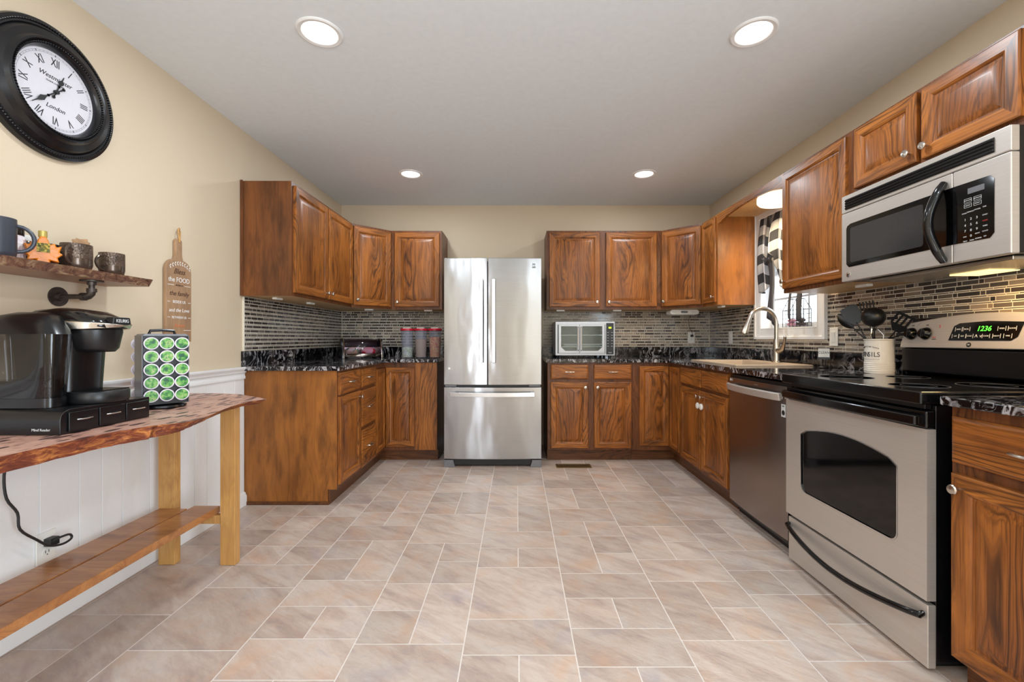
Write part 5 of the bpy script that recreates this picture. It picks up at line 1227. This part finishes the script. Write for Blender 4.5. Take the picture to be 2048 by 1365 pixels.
# ------------------------------------------------------------------ pod drawer unit and coffee maker
DU = thing('pod_drawer_unit', 'low black coffee pod drawer unit with three small drawers under the coffee maker', 'drawer unit', (-1.386, 1.338, TZ+.0005), LEFT)
b = MB(); b.prism([(0, 0), (.326, 0), (.326, .076), (.030, .076), (.012, .070), (.003, .058), (0, .045)], .002, .330, axis='y').build('unit_case', 'black_s', DU, bevel=.002)
for k in range(3):
    dd = MB().box(.022+k*.100, .118+k*.100, -.004, .001, .006, .066).build('drawer', 'black_s', DU, bevel=.002)
    x = .070+k*.100; MB().tube([(x-.022, -.004, .040), (x-.018, -.012, .041), (x, -.014, .041), (x+.018, -.012, .041), (x+.022, -.004, .040)], .0026, 8).build('handle', 'chrome', dd)
text('Mind Reader', .011, 'legend', DU, (-.0005, .060, .016), (PI/2, 0, -PI/2))
KZ = TZ+.0775
km = thing('coffee_maker', 'black single-serve coffee maker with smoky water tank on the drawer unit', 'coffee maker', (-1.545, 1.490, KZ), LEFT)
# local: x = along the wall away from camera, -y = towards the room
def loft(b, secs, m=0):
    n = len(secs[0]); vs = sum([list(s_) for s_ in secs], []); fs = [(k*n+j, k*n+(j+1) % n, (k+1)*n+(j+1) % n, (k+1)*n+j) for k in range(len(secs)-1) for j in range(n)]
    fs += [tuple(range(n))[::-1], tuple(range((len(secs)-1)*n, len(secs)*n))]; return b.add(vs, fs, m)
def sup(cx, cy, rx, ry, z, n=32, e=.5):
    return [(cx+rx*math.copysign(abs(math.cos(a))**e, math.cos(a)), cy+ry*math.copysign(abs(math.sin(a))**e, math.sin(a)), z) for a in [2*PI*k/n for k in range(n)]]
b = MB(); loft(b, [sup(.035, .045, .078, .110, .0005), sup(.035, .045, .080, .110, .05), sup(.038, .045, .086, .115, .20), sup(.038, .045, .088, .118, .232)]); b.build('machine_body', 'black_s', km, ang=50)
b = MB(); loft(b, [sup(-.082, .015, .040, .100, .030, e=.55), sup(-.084, .015, .045, .108, .12, e=.55), sup(-.086, .015, .050, .118, .232, e=.55)]); b.build('water_tank', 'glass_smoke', km, ang=60)
b = MB(); loft(b, [sup(-.082, .015, .041, .101, .0005, e=.55), sup(-.082, .015, .041, .101, .030, e=.55)]); b.build('tank_base', 'black_s', km, ang=60)
b = MB(); loft(b, [sup(-.084, .015, .034, .092, .031, e=.55), sup(-.084, .015, .036, .096, .085, e=.55)]); b.build('tank_water', 'water_d', km, ang=60)
# tank lid and domed head
b = MB(); loft(b, [sup(-.086, .015, .052, .120, .232, e=.55), sup(-.080, .025, .048, .108, .262, e=.6), sup(-.060, .035, .040, .085, .292, e=.7), sup(-.040, .04, .025, .05, .304, e=.8)]); b.build('tank_lid', 'black_s', km, ang=60)
b = MB()
secs = []
for y, zb, zt, hw in ((.150, .232, .250, .070), (.120, .232, .290, .080), (.06, .232, .318, .086), (-.01, .232, .324, .087), (-.08, .236, .314, .082), (-.130, .246, .292, .070), (-.158, .252, .272, .052)):
    r = []
    for k in range(20):
        a = 2*PI*k/20; ca, sa = math.cos(a), math.sin(a)
        r.append((.042+hw*math.copysign(abs(ca)**.55, ca), y, (zb+zt)/2+(zt-zb)/2*math.copysign(abs(sa)**.7, sa)))
    secs.append(r[::-1])
loft(b, secs); hd = b.build('brew_head', 'black', km, ang=60)
b = MB(); loft(b, [sup(.046, -.075, .050, .050, .172, e=.9), sup(.046, -.072, .064, .062, .185, e=.9), sup(.046, -.070, .074, .074, .240, e=.9), sup(.046, -.068, .074, .076, .252, e=.9)]); b.build('pod_holder', 'black_m', km, ang=60)
vs = []; n = 20; b = MB()
for i in range(n+1):
    a = PI*i/n; x = .044+.096*math.cos(a); y = .01-.185*math.sin(a)**.75; hgt = .030*(.22+.78*abs(math.cos(a))); zc = .262+.0*i
    vs += [(x, y, zc-hgt*.5), (x*1.0, y-.010*math.sin(a), zc-.002+hgt*.5), (.044+(x-.044)*.88, y+.012, zc+hgt*.7), (.044+(x-.044)*.88, y+.012, zc-hgt*.5)]
fs = [(4*k+j, 4*k+(j+1) % 4, 4*k+4+(j+1) % 4, 4*k+4+j) for k in range(n) for j in range(4)]+[(3, 2, 1, 0), (4*n, 4*n+1, 4*n+2, 4*n+3)]
b.add(vs, fs).build('lid_handle', 'nickel', km, bevel=.002, ang=60)
MB().prism([(.010, .266), (.082, .266), (.078, .292), (.014, .292)], -.170, -.140, axis='y').build('name_badge', 'black_m', km, bevel=.004); text('KEURIG', .016, 'legend', km, (.046, -.1706, .279), sx=.9)
b = MB(); loft(b, [sup(.042, -.085, .080, .078, .0005, e=.85), sup(.042, -.085, .084, .082, .008, e=.85), sup(.042, -.085, .084, .082, .036, e=.85), sup(.042, -.085, .080, .078, .040, e=.85)]); dt = b.build('drip_tray', 'black_m', km, ang=50)
b = MB()
for k in range(9): b.box(-.02+k*.0145, -.014+k*.0145, -.145, -.04, .0402, .0425)
b.build('tray_grate', 'black_s', dt)
# ------------------------------------------------------------------ pod carousel
PA = math.atan2(.80, -.60)   # direction the pod face looks: (+x, -y)
fn = Vector((.78, -.626, 0)).normalized(); prz = math.atan2(fn.x, -fn.y)
PC = Vector((-1.530, 1.900, TZ+.0005))
pt = thing('pod_carousel', 'grey and black coffee pod carousel stand on the live-edge table', 'pod holder', PC, prz)
MB().lathe([(.082, .0005), (.086, .005), (.084, .012), (.030, .018), (0, .018)], n=48).build('turntable_base', 'black_s', pt)
bw, bdp, bz0, bz1 = .080, .062, .019, .305
core = [(-bw, -bdp), (bw, -bdp), (bw, bdp), (-bw, bdp)]
MB().prism([(-bw+.004, -bdp+.004), (bw-.004, -bdp+.004), (bw-.004, bdp-.004), (-bw+.004, bdp-.004)], bz0, bz1).build('holder_core', 'black_m', pt)
for sx_ in (-1, 1): MB().prism([(sx_*(bw-.003), -bdp), (sx_*(bw+.001), -bdp+.001), (sx_*(bw+.001), bdp-.001), (sx_*(bw-.003), bdp)][::sx_], bz0, bz1+.003).build('side_panel', 'grey', pt, bevel=.001)
MB().prism([(-bw, bz1), (bw, bz1), (bw*.9, bz1+.010), (-bw*.9, bz1+.010)], -bdp, bdp, axis='y').build('top_cap', 'grey', pt, bevel=.002)
MB().tube([(-.045, 0, bz1+.008), (-.040, 0, bz1+.024), (0, 0, bz1+.027), (.040, 0, bz1+.024), (.045, 0, bz1+.008)], .006, 10).build('carry_handle', 'black_s', pt)
MR = Matrix.Rotation(prz, 4, 'Z'); rows = ['top', 'second', 'middle', 'fourth', 'bottom']; cols = ['left', 'middle', 'right']
pod0 = None
def pod(local, label, rz, group):
    global pod0
    if pod0 is None:
        pod0 = thing('coffee_pod', None, None, (0, 0, 0))
        MB().lathe([(.0175, .001), (.0215, .014), (.0255, .015), (.0258, .0175), (.0215, .018)], n=32, axis='y').build('pod_cup', 'kcup', pod0)
        MB().lathe([(.0218, .0176), (.0215, .0186), (0, .0188)], n=28, axis='y').build('foil_lid', 'foil', pod0)
        o = pod0
    else: o = dup(pod0)
    o.location = PC+MR @ Vector(local); o.rotation_euler = (0, 0, rz); tag(o, label, 'coffee pod', group)
for r in range(5):
    z = .265+.006-r*.0545
    for c_ in range(3):
        pod((-.052+c_*.052, -bdp+.0042, z+.004), 'green lidded coffee pod, %s row, %s column of the carousel front' % (rows[r], cols[c_]), prz, 'green coffee pods on the carousel front')
for r in range(5):
    z = .271-r*.0545
    pod((-.064, bdp+.002, z), 'coffee pod rim peeking from the back side of the carousel, %s row' % rows[r], prz+PI, 'coffee pods on the carousel back')
